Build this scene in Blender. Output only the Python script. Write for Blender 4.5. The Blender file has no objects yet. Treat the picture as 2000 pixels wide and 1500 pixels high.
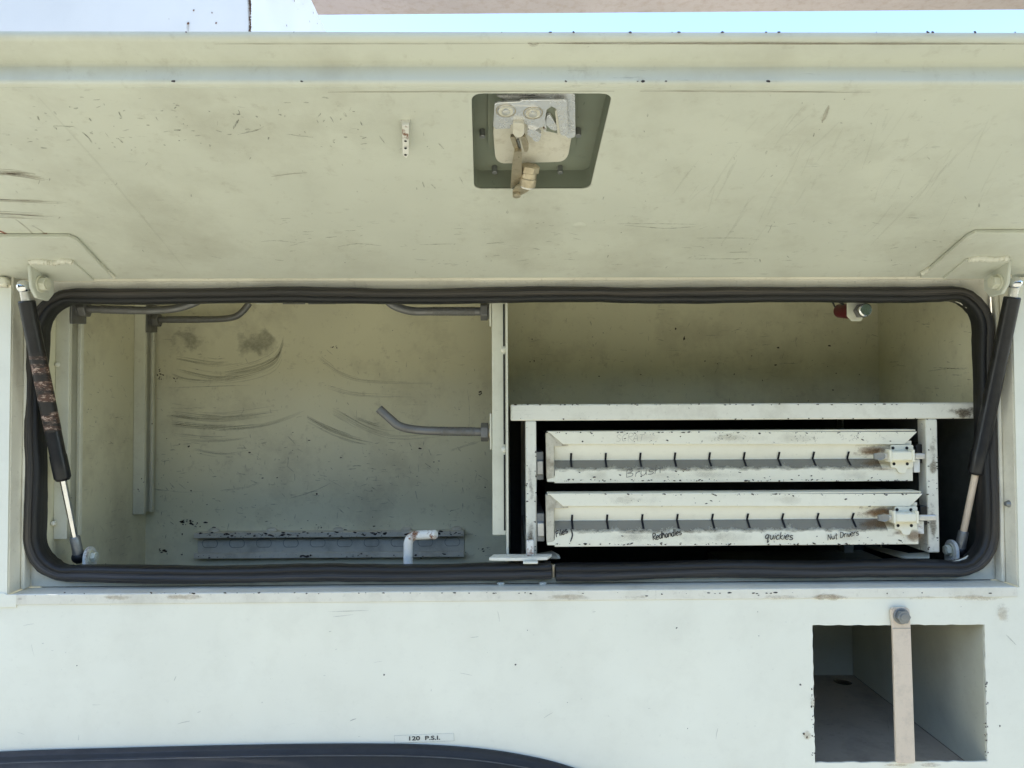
import bpy, bmesh, math, random
from mathutils import Vector, Matrix
from mathutils.geometry import tessellate_polygon
R = math.radians
random.seed(7)
scene = bpy.context.scene

# ------------------------------------------------------------------ camera, sky, sun, exposure
F = 1444.0                       # focal length in pixels of the 2000 px wide photograph
CAM = Vector((0, -1.083, 1.55))
PITCH, YAW, ROLL = R(1.6), R(0.7), R(0.27)
fwd = Vector((math.sin(YAW)*math.cos(PITCH), math.cos(YAW)*math.cos(PITCH), math.sin(PITCH)))
right0 = Vector((math.cos(YAW), -math.sin(YAW), 0))
up0 = right0.cross(fwd)
up = up0*math.cos(ROLL) + right0*math.sin(ROLL)
right = right0*math.cos(ROLL) - up0*math.sin(ROLL)
cam = bpy.data.cameras.new('camera')
cam.sensor_width = 36; cam.lens = 36*F/2000; cam.clip_start = 0.02; cam.clip_end = 500
camo = bpy.data.objects.new('camera', cam)
scene.collection.objects.link(camo)
camo.matrix_world = Matrix(((right.x, up.x, -fwd.x, CAM.x), (right.y, up.y, -fwd.y, CAM.y),
                            (right.z, up.z, -fwd.z, CAM.z), (0, 0, 0, 1)))
scene.camera = camo

SUN_EL, SUN_AZ = R(52), R(-86)   # from the left, a little behind: the near side is in open shade
world = bpy.data.worlds.new('World'); scene.world = world; world.use_nodes = True
wn = world.node_tree.nodes; wl = world.node_tree.links
sky = wn.new('ShaderNodeTexSky'); sky.sky_type = 'NISHITA'; sky.sun_disc = False
sky.sun_elevation = SUN_EL; sky.sun_rotation = SUN_AZ
sky.air_density = 1.0; sky.dust_density = 0.45; sky.ozone_density = 2.2
wl.new(sky.outputs[0], wn['Background'].inputs[0]); wn['Background'].inputs[1].default_value = 0.15
sl = bpy.data.lights.new('sun', 'SUN'); sl.energy = 2.9; sl.angle = R(0.5); sl.color = (1, 0.96, 0.9)
so = bpy.data.objects.new('sun', sl); scene.collection.objects.link(so)
sd = Vector((math.sin(SUN_AZ)*math.cos(SUN_EL), math.cos(SUN_AZ)*math.cos(SUN_EL), math.sin(SUN_EL)))
so.rotation_euler = sd.to_track_quat('Z', 'Y').to_euler(); so.location = sd*20
scene.view_settings.view_transform = 'Standard'; scene.view_settings.look = 'None'
scene.view_settings.exposure = 1.82; scene.view_settings.gamma = 1
scene.render.engine = 'CYCLES'

# ------------------------------------------------------------------ photograph pixel -> place
def ray(px, py): return right*((px-1000)/F) + up*((750-py)/F) + fwd
def PY(px, py, Y):
    d = ray(px, py); return CAM + d*((Y-CAM.y)/d.y)
def PX(px, py, X):
    d = ray(px, py); return CAM + d*((X-CAM.x)/d.x)
LID_A = R(14.5)
LH = PY(1000, 546, 0.030)                                  # a point on the hinge line
LA = Vector((0, -math.cos(LID_A), math.sin(LID_A)))        # from the hinge to the free edge
LN = Vector((0, math.sin(LID_A), math.cos(LID_A)))         # up, out of the lid's outer skin
def PL(px, py, h=0.0):
    o = LH + LN*h; d = ray(px, py); return CAM + d*((o-CAM).dot(LN)/d.dot(LN))
def L3(X, u, h): return Vector((X, LH.y, LH.z)) + LA*u + LN*h
def LU(p): return (p-LH).dot(LA)

# ------------------------------------------------------------------ materials
def nd(nt, t, **kw):
    n = nt.nodes.new(t)
    for k, v in kw.items():
        if k == 'inp':
            for a, b in v.items(): n.inputs[a].default_value = b
        else: setattr(n, k, v)
    return n
def mapr(nt, src, a, b, c=0.0, d=1.0):
    m = nd(nt, 'ShaderNodeMapRange', inp={1: a, 2: b, 3: c, 4: d}); nt.links.new(src, m.inputs[0]); return m.outputs[0]
def mixc(nt, fac, c1, c2):
    m = nd(nt, 'ShaderNodeMix', data_type='RGBA')
    if isinstance(fac, float): m.inputs[0].default_value = fac
    else: nt.links.new(fac, m.inputs[0])
    for i, c in ((6, c1), (7, c2)):
        if isinstance(c, tuple): m.inputs[i].default_value = (*c, 1)
        else: nt.links.new(c, m.inputs[i])
    return m.outputs[2]
def noise(nt, vec, scale, detail=4, rough=.55, mapping=None, off=0):
    if mapping:
        mp = nd(nt, 'ShaderNodeMapping'); mp.inputs['Scale'].default_value = mapping; mp.inputs['Location'].default_value = (off, off*.7, off*.3)
        nt.links.new(vec, mp.inputs[0]); vec = mp.outputs[0]
    n = nd(nt, 'ShaderNodeTexNoise', inp={'Scale': scale, 'Detail': detail, 'Roughness': rough})
    nt.links.new(vec, n.inputs['Vector']); return n.outputs[0]
def newmat(name):
    m = bpy.data.materials.new(name); m.use_nodes = True
    nt = m.node_tree; return m, nt, nt.nodes['Principled BSDF'], nd(nt, 'ShaderNodeNewGeometry').outputs['Position']
def bump(nt, b, h, strength, dist=.001):
    n = nd(nt, 'ShaderNodeBump', inp={'Strength': strength, 'Distance': dist}); nt.links.new(h, n.inputs['Height']); nt.links.new(n.outputs[0], b.inputs['Normal'])

def paint(name, col, rough=.42, grime=.25, scuff=.3, speck=.3, dirt=(.24, .20, .13), gsc=14, bmp=.12, speckscale=150, rust=0.0, wave=0.0):
    m, nt, b, pos = newmat(name)
    n1 = noise(nt, pos, 5, 3)
    c = mixc(nt, mapr(nt, n1, .3, .7), tuple(x*.94 for x in col), tuple(min(1, x*1.04) for x in col))
    if grime:
        g = noise(nt, pos, gsc, 8, .68)
        c = mixc(nt, mapr(nt, g, .48, .78, 0, grime), c, dirt)
        g2 = noise(nt, pos, gsc*7, 6, .7)
        c = mixc(nt, mapr(nt, g2, .58, .74, 0, grime*.8), c, dirt)
    if scuff:
        s = noise(nt, pos, 1, 5, .7, mapping=(22, 22, 300))
        msk = noise(nt, pos, 9, 3, .5)
        mu = nd(nt, 'ShaderNodeMath', operation='MULTIPLY'); nt.links.new(mapr(nt, s, .63, .72), mu.inputs[0]); nt.links.new(mapr(nt, msk, .45, .65, 0, scuff), mu.inputs[1])
        c = mixc(nt, mu.outputs[0], c, (.06, .06, .055))
    if speck:
        k = noise(nt, pos, speckscale, 3, .6)
        k2 = noise(nt, pos, 11, 3, .5, mapping=(1, 1, 1), off=5)
        mu = nd(nt, 'ShaderNodeMath', operation='MULTIPLY'); nt.links.new(mapr(nt, k, .70, .74), mu.inputs[0]); nt.links.new(mapr(nt, k2, .45, .6, 0, speck), mu.inputs[1])
        c = mixc(nt, mu.outputs[0], c, (.05, .04, .03))
    if rust:
        r = noise(nt, pos, 34, 7, .7, mapping=(1, 1, 1), off=3)
        c = mixc(nt, mapr(nt, r, .60-rust*.15, .66-rust*.12), c, (.20, .075, .025))
    nt.links.new(c, b.inputs['Base Color'])
    rn = noise(nt, pos, 20, 4)
    nt.links.new(mapr(nt, rn, .3, .7, rough-.08, rough+.12), b.inputs['Roughness'])
    b.inputs['Specular IOR Level'].default_value = .4
    if wave:                                             # slow oil-canning of the sheet under a clear gloss
        wv = nd(nt, 'ShaderNodeBump', inp={'Strength': .5, 'Distance': wave}); nt.links.new(noise(nt, pos, 3.2, 2, .45), wv.inputs['Height'])
        b2 = nd(nt, 'ShaderNodeBump', inp={'Strength': bmp, 'Distance': .0006}); nt.links.new(noise(nt, pos, 220, 3), b2.inputs['Height'])
        nt.links.new(wv.outputs[0], b2.inputs['Normal']); nt.links.new(b2.outputs[0], b.inputs['Normal'])
        b.inputs['Coat Weight'].default_value = .35; b.inputs['Coat Roughness'].default_value = .12; nt.links.new(wv.outputs[0], b.inputs['Coat Normal'])
    elif bmp: bump(nt, b, noise(nt, pos, 220, 3), bmp, .0006)
    return m
def metal(name, col, rough=.35, metallic=1.0, grime=.3, dirt=(.12, .10, .07)):
    m, nt, b, pos = newmat(name)
    g = noise(nt, pos, 60, 6, .7)
    nt.links.new(mixc(nt, mapr(nt, g, .45, .75, 0, grime), col, dirt), b.inputs['Base Color'])
    nt.links.new(mapr(nt, g, .3, .7, rough-.1, rough+.15), b.inputs['Roughness'])
    nt.links.new(mapr(nt, g, .5, .8, metallic, metallic*(1-grime)), b.inputs['Metallic'])
    bump(nt, b, noise(nt, pos, 400, 3), .12, .0005)
    return m
def plain(name, col, rough=.6, var=.25, scale=60, spec=.4):
    m, nt, b, pos = newmat(name)
    g = noise(nt, pos, scale, 6, .65)
    nt.links.new(mixc(nt, mapr(nt, g, .3, .75), col, tuple(min(1, x*(1+var)+.004) for x in col)), b.inputs['Base Color'])
    b.inputs['Roughness'].default_value = rough; b.inputs['Specular IOR Level'].default_value = spec
    return m
def rubber(name, col, dust, amt):
    m, nt, b, pos = newmat(name)
    s = noise(nt, pos, 1, 6, .7, mapping=(14, 60, 60))
    g = noise(nt, pos, 30, 6, .7)
    # dust settles on top-facing and outer faces: driven by noise only
    c = mixc(nt, mapr(nt, s, .42, .72, 0, amt), col, dust)
    c = mixc(nt, mapr(nt, g, .6, .75, 0, amt*.6), c, dust)
    nt.links.new(c, b.inputs['Base Color']); nt.links.new(mapr(nt, g, .3, .7, .42, .68), b.inputs['Roughness'])
    bump(nt, b, s, .25, .001)
    return m
def decal(name, col, thr=.45, hard=.12, su=70, sv=1.6, rough=.7, maxa=.9):
    """marks on paint: UV x runs along the mark in metres, UV y is -1..1 across it"""
    m, nt, b, pos = newmat(name)
    uv = nd(nt, 'ShaderNodeUVMap').outputs[0]
    n = noise(nt, uv, 1, 5, .65, mapping=(su, sv, 1))
    sep = nd(nt, 'ShaderNodeSeparateXYZ'); nt.links.new(uv, sep.inputs[0])
    ab = nd(nt, 'ShaderNodeMath', operation='MULTIPLY'); nt.links.new(sep.outputs[1], ab.inputs[0]); nt.links.new(sep.outputs[1], ab.inputs[1])
    sub = nd(nt, 'ShaderNodeMath', operation='MULTIPLY_ADD', inp={1: -.32}); nt.links.new(ab.outputs[0], sub.inputs[0]); nt.links.new(n, sub.inputs[2])
    nt.links.new(mapr(nt, sub.outputs[0], thr-hard, thr+hard, 0, maxa), b.inputs['Alpha'])
    b.inputs['Base Color'].default_value = (*col, 1); b.inputs['Roughness'].default_value = rough
    return m
def smudgemat(name, col, thr=.5, hard=.2, sc=140, maxa=.7):
    """soft smear: UV -1..1 both ways, fading out from the middle, broken up by noise"""
    m, nt, b, pos = newmat(name)
    uv = nd(nt, 'ShaderNodeUVMap').outputs[0]
    ln = nd(nt, 'ShaderNodeVectorMath', operation='LENGTH'); nt.links.new(uv, ln.inputs[0])
    n = noise(nt, pos, sc, 7, .72, mapping=(1, 1, 1.6))
    n0 = noise(nt, pos, sc*.2, 3, .5)
    ad = nd(nt, 'ShaderNodeMath', operation='ADD'); nt.links.new(mapr(nt, n0, .3, .7, -.4, .4), ad.inputs[0]); nt.links.new(ln.outputs['Value'], ad.inputs[1])
    fall = mapr(nt, ad.outputs[0], .2, .8, .25, -.35)
    sm = nd(nt, 'ShaderNodeMath', operation='ADD'); nt.links.new(n, sm.inputs[0]); nt.links.new(fall, sm.inputs[1])
    nt.links.new(mapr(nt, sm.outputs[0], thr-hard, thr+hard, 0, maxa), b.inputs['Alpha'])
    b.inputs['Base Color'].default_value = (*col, 1); b.inputs['Roughness'].default_value = .75
    return m

WHITE = (.755, .765, .665)
M = {}
M['outer'] = paint('white_body_paint', (.875, .86, .725), .36, grime=.10, scuff=.12, speck=.25, bmp=.05, wave=.012)
M['jamb'] = paint('white_jamb_paint', (.82, .785, .66), .42, grime=.34, scuff=.25, speck=.3)
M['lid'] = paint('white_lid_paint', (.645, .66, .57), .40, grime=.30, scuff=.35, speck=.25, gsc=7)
M['inner'] = paint('dirty_interior_paint', (.72, .69, .50), .45, grime=.42, scuff=.8, speck=.9, gsc=9)
M['mat'] = plain('bounce_cut_floor', (.05, .048, .042), .8, .8, 30)  # unseen floor made dark to cut bounce light on the lower walls
M['rail'] = paint('chipped_rail_paint', (.69, .685, .56), .42, grime=.25, scuff=.4, speck=.9, speckscale=110)
M['frame'] = paint('grimy_frame_paint', (.80, .785, .68), .42, grime=.32, scuff=.4, speck=.8, gsc=22)
M['drawer'] = paint('drawer_paint', (.88, .85, .70), .40, grime=.13, scuff=.2, speck=.5, gsc=20)
M['drawer_dirty'] = paint('drawer_end_paint', (.60, .56, .45), .5, grime=.85, scuff=.3, speck=.9, gsc=40, dirt=(.16, .12, .07))
M['rusty'] = paint('chipped_rusting_paint', (.76, .765, .72), .4, grime=.15, scuff=.1, speck=.9, rust=.55, speckscale=90)
M['well'] = paint('dark_green_well', (.225, .25, .195), .5, grime=.3, scuff=.2, speck=.4)  # dark grey-green for the latch well parts
M['cream'] = paint('cream_zinc', (.70, .67, .57), .34, grime=.55, scuff=.1, speck=.5, gsc=50, dirt=(.30, .24, .15))
M['cubby'] = paint('locker_paint', (.60, .59, .47), .45, grime=.2, scuff=.2, speck=.4)
M['lockfloor'] = paint('locker_floor_grime', (.44, .37, .28), .6, grime=.5, scuff=.3, speck=.6, dirt=(.10, .08, .06))
M['groove'] = plain('knockout_line', (.20, .20, .18), .7)
M['stamped'] = metal('bright_stamped_zinc', (.86, .86, .86), .22, .55, .35, dirt=(.30, .25, .18))
M['bayshade'] = plain('cabinet_bay_shade', (.045, .05, .045), .6, .5)  # shade of the cabinet bay put into the colour
M['tabpaint'] = paint('chipped_tab_paint', (.80, .79, .73), .4, grime=.25, scuff=.1, speck=.9, rust=.15, speckscale=120)
M['channel'] = paint('dirty_channel_paint', (.56, .535, .45), .5, grime=.5, scuff=.5, speck=1, gsc=24, speckscale=100, dirt=(.12, .10, .07))
M['weld'] = paint('painted_weld', (.78, .77, .66), .38, grime=.2, scuff=0, speck=.3, bmp=.5)
M['zinc'] = metal('galvanised_steel', (.20, .20, .195), .5, .6, .45)
M['zincl'] = metal('zinc_plate', (.74, .72, .67), .33, .6, .25)
M['brass'] = metal('yellow_zinc', (.52, .45, .32), .34, .6, .6, dirt=(.16, .12, .07))
M['chrome'] = metal('chrome', (.75, .75, .76), .12, 1, .1)
M['steel'] = metal('steel_bar', (.60, .55, .48), .42, .55, .25, dirt=(.25, .20, .15))
M['steel'] = paint('speckled_bar', (.74, .61, .47), .4, grime=.4, scuff=.3, speck=1, gsc=60, dirt=(.30, .26, .22), speckscale=260)
M['boltgrey'] = metal('bolt_steel', (.30, .31, .31), .45, .7, .4)
def sealmat():
    m, nt, b, pos = newmat('black_seal_rubber')
    uv = nd(nt, 'ShaderNodeUVMap').outputs[0]
    s1 = noise(nt, uv, 1, 6, .7, mapping=(5, 16, 1)); s2 = noise(nt, uv, 1, 5, .6, mapping=(2.2, 2.5, 1), off=4); s3 = noise(nt, uv, 1, 4, .7, mapping=(30, 26, 1), off=2)
    sep = nd(nt, 'ShaderNodeSeparateXYZ'); nt.links.new(uv, sep.inputs[0])
    band = mapr(nt, sep.outputs[1], -.25, .35, .12, 1.0)              # the outer lobe holds the road dust
    mu = nd(nt, 'ShaderNodeMath', operation='MULTIPLY'); nt.links.new(mapr(nt, s2, .3, .62, .25, 1), mu.inputs[0]); nt.links.new(band, mu.inputs[1])
    mu2 = nd(nt, 'ShaderNodeMath', operation='MULTIPLY'); nt.links.new(mu.outputs[0], mu2.inputs[0]); nt.links.new(mapr(nt, s1, .40, .62, .05, .85), mu2.inputs[1])
    c = mixc(nt, mu2.outputs[0], (.007, .008, .0095), (.115, .095, .075))
    c = mixc(nt, mapr(nt, s3, .62, .72, 0, .3), c, (.20, .17, .13))
    nt.links.new(c, b.inputs['Base Color']); nt.links.new(mapr(nt, s1, .3, .7, .36, .62), b.inputs['Roughness'])
    bump(nt, b, s1, .35, .0015); return m
M['rubber'] = sealmat()
M['flare'] = rubber('fender_rubber', (.014, .015, .018), (.07, .065, .055), .22)
M['black'] = plain('black_enamel', (.012, .012, .013), .33, .6, 80)
M['dark'] = plain('dark_hole', (.01, .01, .012), .8)
M['slot'] = plain('black_slot', (.006, .006, .009), .9)
M['ink'] = plain('black_marker', (.015, .015, .018), .5)
M['pencil'] = decal('faded_marker', (.07, .07, .065), .30, .2, 400, 1, maxa=.8)
M['faint'] = decal('faint_marker', (.13, .12, .11), .45, .2, 400, 1, maxa=.55)
M['red'] = plain('red_boot', (.085, .008, .012), .35, .5)
M['label'] = plain('sticker_vinyl', (.83, .82, .70), .35, .03)
M['boom'] = paint('faded_boom_paint', (.33, .275, .25), .6, grime=.75, scuff=.3, speck=.8, dirt=(.22, .16, .12), gsc=30, bmp=.6)
M['box'] = paint('white_box_paint', (.72, .70, .67), .4, grime=.03, scuff=.02, speck=.15, bmp=.03)
M['scuff'] = decal('black_scuff', (.04, .04, .036), .53, .13, 110, 2.0, maxa=.8)
M['scuff2'] = decal('grey_scuff', (.10, .10, .085), .52, .16, 40, 2.2, maxa=.7)
M['streak'] = decal('brown_streak', (.22, .15, .09), .50, .18, 25, 2, maxa=.6)
M['faintstreak'] = decal('faint_rub', (.34, .31, .24), .55, .25, 18, 1.5, maxa=.13)
M['hatch'] = decal('light_rub', (.14, .14, .11), .52, .25, 60, 2, maxa=.34)
M['redrust'] = decal('red_rust_run', (.32, .06, .03), .40, .15, 60, 1.5, maxa=.85)
M['chip'] = plain('bare_chip', (.035, .025, .02), .7, .8, 300)
M['rustchip'] = plain('rust_chip', (.10, .04, .02), .8, 1.2, 300)
M['smear'] = smudgemat('grey_smear', (.13, .13, .105), .60, .32, 190, .42)
M['rustsm'] = smudgemat('rust_smear', (.25, .145, .065), .54, .4, 110, .7)
M['rustlt'] = smudgemat('light_rust_smear', (.45, .33, .20), .68, .2, 90, .4)
M['brownsm'] = smudgemat('brown_grime', (.17, .13, .08), .62, .34, 300, .75)
M['grooveshade'] = decal('crease_shade', (.20, .185, .15), .12, .16, 45, 1.2, maxa=.66)  # groove shade painted as a dark overlay
M['dustsm'] = smudgemat('light_grime', (.32, .27, .19), .62, .4, 140, .2)
M['lidsm'] = smudgemat('lid_haze', (.40, .37, .28), .55, .45, 110, .07)
M['runs'] = decal('dust_run', (.55, .52, .43), .55, .3, 14, 1.2, maxa=.05)
M['pale'] = smudgemat('pale_dust', (.62, .58, .48), .6, .25, 60, .5)
def groundmat():
    m, nt, b, pos = newmat('dry_ground')
    g = noise(nt, pos, .7, 8, .6); g2 = noise(nt, pos, 14, 6, .7)
    c = mixc(nt, mapr(nt, g, .35, .65), (.392, .367, .272), (.335, .312, .215))
    c = mixc(nt, mapr(nt, g2, .5, .75, 0, .5), c, (.30, .24, .14))
    nt.links.new(c, b.inputs['Base Color']); b.inputs['Roughness'].default_value = .95; bump(nt, b, g2, .5, .02)
    return m
M['ground'] = groundmat()

# ------------------------------------------------------------------ mesh helpers
COL = scene.collection
class MB:
    def __init__(s): s.v = []; s.f = []; s.uv = []
    def add(s, vs, fs, uvs=None):
        o = len(s.v); s.v += [Vector(v) for v in vs]; s.f += [tuple(i+o for i in f) for f in fs]
        s.uv += uvs if uvs else [(0, 0)]*len(vs); return s
    def box(s, x0, x1, y0, y1, z0, z1):
        return s.add([(x, y, z) for x in (x0, x1) for y in (y0, y1) for z in (z0, z1)],
                     [(0, 1, 3, 2), (4, 6, 7, 5), (0, 4, 5, 1), (2, 3, 7, 6), (0, 2, 6, 4), (1, 5, 7, 3)])
    def prism(s, pts, off, holes=()):
        """flat polygon (with holes) given as 3-D points, thickened by the vector off"""
        loops = [list(map(Vector, pts))] + [list(map(Vector, h)) for h in holes]; off = Vector(off)
        tri = tessellate_polygon(loops); flat = [p for l in loops for p in l]; n = len(flat)
        fs = [tuple(t) for t in tri] + [tuple(i+n for i in reversed(t)) for t in tri]
        o = 0
        for l in loops:
            k = len(l)
            for i in range(k): a, b = o+i, o+(i+1) % k; fs.append((a, b, b+n, a+n))
            o += k
        return s.add(flat+[p+off for p in flat], fs)
    def loft(s, rings, closed=True, cap=True, uvs=None):
        n = len(rings[0]); vs = [p for r in rings for p in r]; fs = []
        for i in range(len(rings)-1):
            for j in range(n if closed else n-1):
                a, b = i*n+j, i*n+(j+1) % n; fs.append((a, b, b+n, a+n))
        if cap and closed:
            fs.append(tuple(reversed(range(n)))); fs.append(tuple(range((len(rings)-1)*n, len(rings)*n)))
        return s.add(vs, fs)
    def tube(s, path, rad, seg=14, cap=True):
        path = [Vector(p) for p in path]; k = len(path)
        if not isinstance(rad, (list, tuple)): rad = [rad]*k
        rings = []; ref = None
        for i in range(k):
            t = (path[min(i+1, k-1)]-path[max(i-1, 0)]).normalized()
            if ref is None: ref = Vector((0, 0, 1)) if abs(t.z) < .9 else Vector((0, 1, 0))
            a = (ref-t*ref.dot(t)).normalized(); ref = a; b = t.cross(a)
            rings.append([path[i]+(a*math.cos(2*math.pi*j/seg)+b*math.sin(2*math.pi*j/seg))*rad[i] for j in range(seg)])
        return s.loft(rings, True, cap)
    def cyl(s, p0, p1, r, seg=20, r1=None): return s.tube([p0, p1], [r, r1 if r1 else r], seg)
    def sphere(s, c, r, n=12, sc=(1, 1, 1)):
        c = Vector(c); rings = []
        for i in range(1, n):
            a = math.pi*i/n
            rings.append([c+Vector((sc[0]*r*math.sin(a)*math.cos(2*math.pi*j/(2*n)), sc[1]*r*math.sin(a)*math.sin(2*math.pi*j/(2*n)), sc[2]*r*math.cos(a))) for j in range(2*n)])
        return s.loft(rings)
    def ribbon(s, pts, nrm, w, taper=.35, seed=None):
        pts = [Vector(p) for p in pts]; nrm = Vector(nrm).normalized(); k = len(pts); u = random.uniform(0, 50) if seed is None else seed
        vs = []; uvs = []
        for i in range(k):
            t = (pts[min(i+1, k-1)]-pts[max(i-1, 0)]).normalized(); b = nrm.cross(t).normalized()
            e = min(i, k-1-i)/(max(1, k-1)*.5); ww = w*.5*((taper + (1-taper)*min(1, e*1.6)) if taper < 1 else 1)
            if i: u += (pts[i]-pts[i-1]).length
            vs += [pts[i]-b*ww, pts[i]+b*ww]; uvs += [(u, -1), (u, 1)]
        return s.add(vs, [(2*i, 2*i+1, 2*i+3, 2*i+2) for i in range(k-1)], uvs)
    def blob(s, c, nrm, r, asp=1, rot=0, n=7):
        c = Vector(c); nrm = Vector(nrm).normalized(); a = nrm.orthogonal().normalized(); a = (Vector((1, 0, 0))-nrm*nrm.x).normalized() if abs(nrm.x) < .9 else a
        b = nrm.cross(a); vs = []
        for j in range(n):
            t = 2*math.pi*j/n; q = r*random.uniform(.55, 1.15); x, y = math.cos(t)*q*asp, math.sin(t)*q
            vs.append(c+a*(x*math.cos(rot)-y*math.sin(rot))+b*(x*math.sin(rot)+y*math.cos(rot)))
        return s.add(vs, [tuple(range(n))])
    def quad(s, p00, p10, p11, p01): return s.add([p00, p10, p11, p01], [(0, 1, 2, 3)], [(-1, -1), (1, -1), (1, 1), (-1, 1)])
    def build(s, name, mat, parent=None, bevel=0, smooth=40, solid=0, kind=None, label=None, seg=2):
        base = rootloc(parent)
        me = bpy.data.meshes.new(name); me.from_pydata([tuple(v-base) for v in s.v], [], s.f)
        uvl = me.uv_layers.new(name='UVMap')
        for lp in me.loops: uvl.data[lp.index].uv = s.uv[lp.vertex_index]
        if not kind == 'flat':
            bm = bmesh.new(); bm.from_mesh(me); bmesh.ops.recalc_face_normals(bm, faces=bm.faces); bm.to_mesh(me); bm.free()
        me.update()
        if smooth:
            me.polygons.foreach_set('use_smooth', [True]*len(me.polygons)); me.set_sharp_from_angle(angle=R(smooth))
        me.materials.append(M[mat])
        o = bpy.data.objects.new(name, me); COL.objects.link(o)
        if parent: o.parent = parent
        if solid:
            md = o.modifiers.new('thickness', 'SOLIDIFY'); md.thickness = solid; md.offset = 0
        if bevel:
            md = o.modifiers.new('bevel', 'BEVEL'); md.width = bevel; md.segments = seg; md.limit_method = 'ANGLE'; md.angle_limit = R(35); md.harden_normals = False
        if kind in ('stuff', 'structure'): o['kind'] = kind
        if label: o['label'] = label
        return o
def rootloc(o):
    l = Vector((0, 0, 0))
    while o is not None: l += o.location; o = o.parent
    return l
def thing(name, label, cat, loc, group=None):
    o = bpy.data.objects.new(name, None); COL.objects.link(o); o.location = loc; o.empty_display_size = .05
    o['label'] = label; o['category'] = cat
    if group: o['group'] = group
    return o
def bx(name, mat, parent, x0, x1, y0, y1, z0, z1, bevel=.0008, **k): return MB().box(x0, x1, y0, y1, z0, z1).build(name, mat, parent, bevel, **k)
def smoothpath(pts, n=6):
    pts = [Vector(p) for p in pts]; out = []
    for i in range(len(pts)-1):
        p0, p1, p2, p3 = pts[max(i-1, 0)], pts[i], pts[i+1], pts[min(i+2, len(pts)-1)]
        for k in range(n):
            t = k/n; out.append(.5*((2*p1)+(p2-p0)*t+(2*p0-5*p1+4*p2-p3)*t*t+(3*p1-p0-3*p2+p3)*t**3))
    return out+[pts[-1]]
def rrect(x0, x1, z0, z1, r, n=8, rs=None):
    rs = rs or (r, r, r, r); out = []
    for (cx, cz, a0, rr) in ((x1-rs[0], z1-rs[0], 0, rs[0]), (x0+rs[1], z1-rs[1], 90, rs[1]), (x0+rs[2], z0+rs[2], 180, rs[2]), (x1-rs[3], z0+rs[3], 270, rs[3])):
        for i in range(n+1):
            a = R(a0+90*i/n); out.append((cx+rr*math.cos(a), cz+rr*math.sin(a)))
    return out
def hexpts(c, axis, r, rot=0, n=6):
    axis = Vector(axis).normalized(); a = axis.orthogonal().normalized(); b = axis.cross(a); c = Vector(c)
    return [c+(a*math.cos(2*math.pi*i/n+rot)+b*math.sin(2*math.pi*i/n+rot))*r for i in range(n)]
def bolt(mb, p, axis, r, h, washer=1.35, wh=.0015):
    axis = Vector(axis).normalized(); p = Vector(p)
    mb.cyl(p, p+axis*wh, r*washer, 24); mb.prism(hexpts(p+axis*wh, axis, r, .3), axis*h); mb.cyl(p+axis*(wh+h), p+axis*(wh+h+.0012), r*.62, 18)
    return mb

# ------------------------------------------------------------------ ground
g = MB().add([(-60, -60, 0), (60, -60, 0), (60, 60, 0), (-60, 60, 0)], [(0, 1, 2, 3)]).build('ground', 'ground', None, smooth=0, kind='structure')

# leafy blocker added out of view, to keep low sky light off the compartment
M['blockerleaf'] = plain('blocker_foliage', (.035, .05, .02), .8, .8, 3)
tl = MB()
for i in range(420):
    a_ = R(random.uniform(200, 340)); d_ = random.uniform(9.5, 12.5); h_ = random.random()**.8*(4.1+.9*math.sin(a_*9))
    c_ = Vector((math.cos(a_)*d_, math.sin(a_)*d_-1, h_+.2)); r_ = random.uniform(.6, 1.25)
    for k_ in range(26):
        v_ = Vector((random.gauss(0, 1), random.gauss(0, 1), random.gauss(0, 1))).normalized()*r_*random.uniform(.5, 1)
        tl.blob(c_+v_, Vector((random.gauss(0, 1), random.gauss(0, 1), random.gauss(0, 1))), random.uniform(.18, .34), 1.5, random.uniform(0, 3), 5)
tr_ = tl.build('sky_blocker', 'blockerleaf', None, smooth=0, kind='stuff'); tr_['label'] = 'added leafy mass, unseen, that blocks the low sky'; tr_['category'] = 'trees'

# ------------------------------------------------------------------ the service body
T = 0.003
body = thing('service_truck_body', 'white steel service truck body side with wide tool compartment held open', 'truck body', (0, 0, 0))
XL, XR = PY(18, 850, 0).x, PY(1984, 850, 0).x            # recess round the compartment mouth
ZB = PY(1000, 1155, 0).z
ZARM = PY(5, 562, 0).z
DF = 0.045                                                # flange depth
ZT = PY(1000, 538, DF).z
CL, CR = -0.697, PX(1722, 700, 0.745).x
CR = 0.745
YB = 0.372
ZF, ZC = CAM.z-0.312, CAM.z+0.225
ARCH = [(-500, 1530), (-300, 1490), (0, 1469), (250, 1461), (500, 1455), (700, 1453), (830, 1455), (930, 1462), (1020, 1475), (1110, 1497), (1250, 1548), (1400, 1625), (1520, 1740)]
arch = smoothpath([PY(x, y, 0) for x, y in ARCH], 5)
cub = [PY(1587, 1221, 0), PY(1923, 1220, 0), PY(1929, 1487, 0), PY(1592, 1490, 0)]
zlow = arch[-1].z - .02
outer = [Vector((-1.6, 0, ZARM)), Vector((XL, 0, ZARM)), Vector((XL, 0, ZB)), Vector((XR, 0, ZB)), Vector((XR, 0, ZARM)), Vector((1.7, 0, ZARM)), Vector((1.7, 0, zlow)), Vector((arch[-1].x, 0, zlow))] + list(reversed(arch)) + [Vector((-1.6, 0, arch[0].z-.05))]
hole = []
for i in range(4):
    a, b = cub[i], cub[(i+1) % 4]; k = 26
    for j in range(k):
        p = a.lerp(b, j/k); d = random.uniform(-.0008, .0008) if j else 0
        hole.append(p+Vector((d if i % 2 else 0, 0, 0 if i % 2 else d)))
side = MB().prism(outer, (0, T, 0), [hole]).build('side_panel', 'outer', body, .0006)
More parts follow.
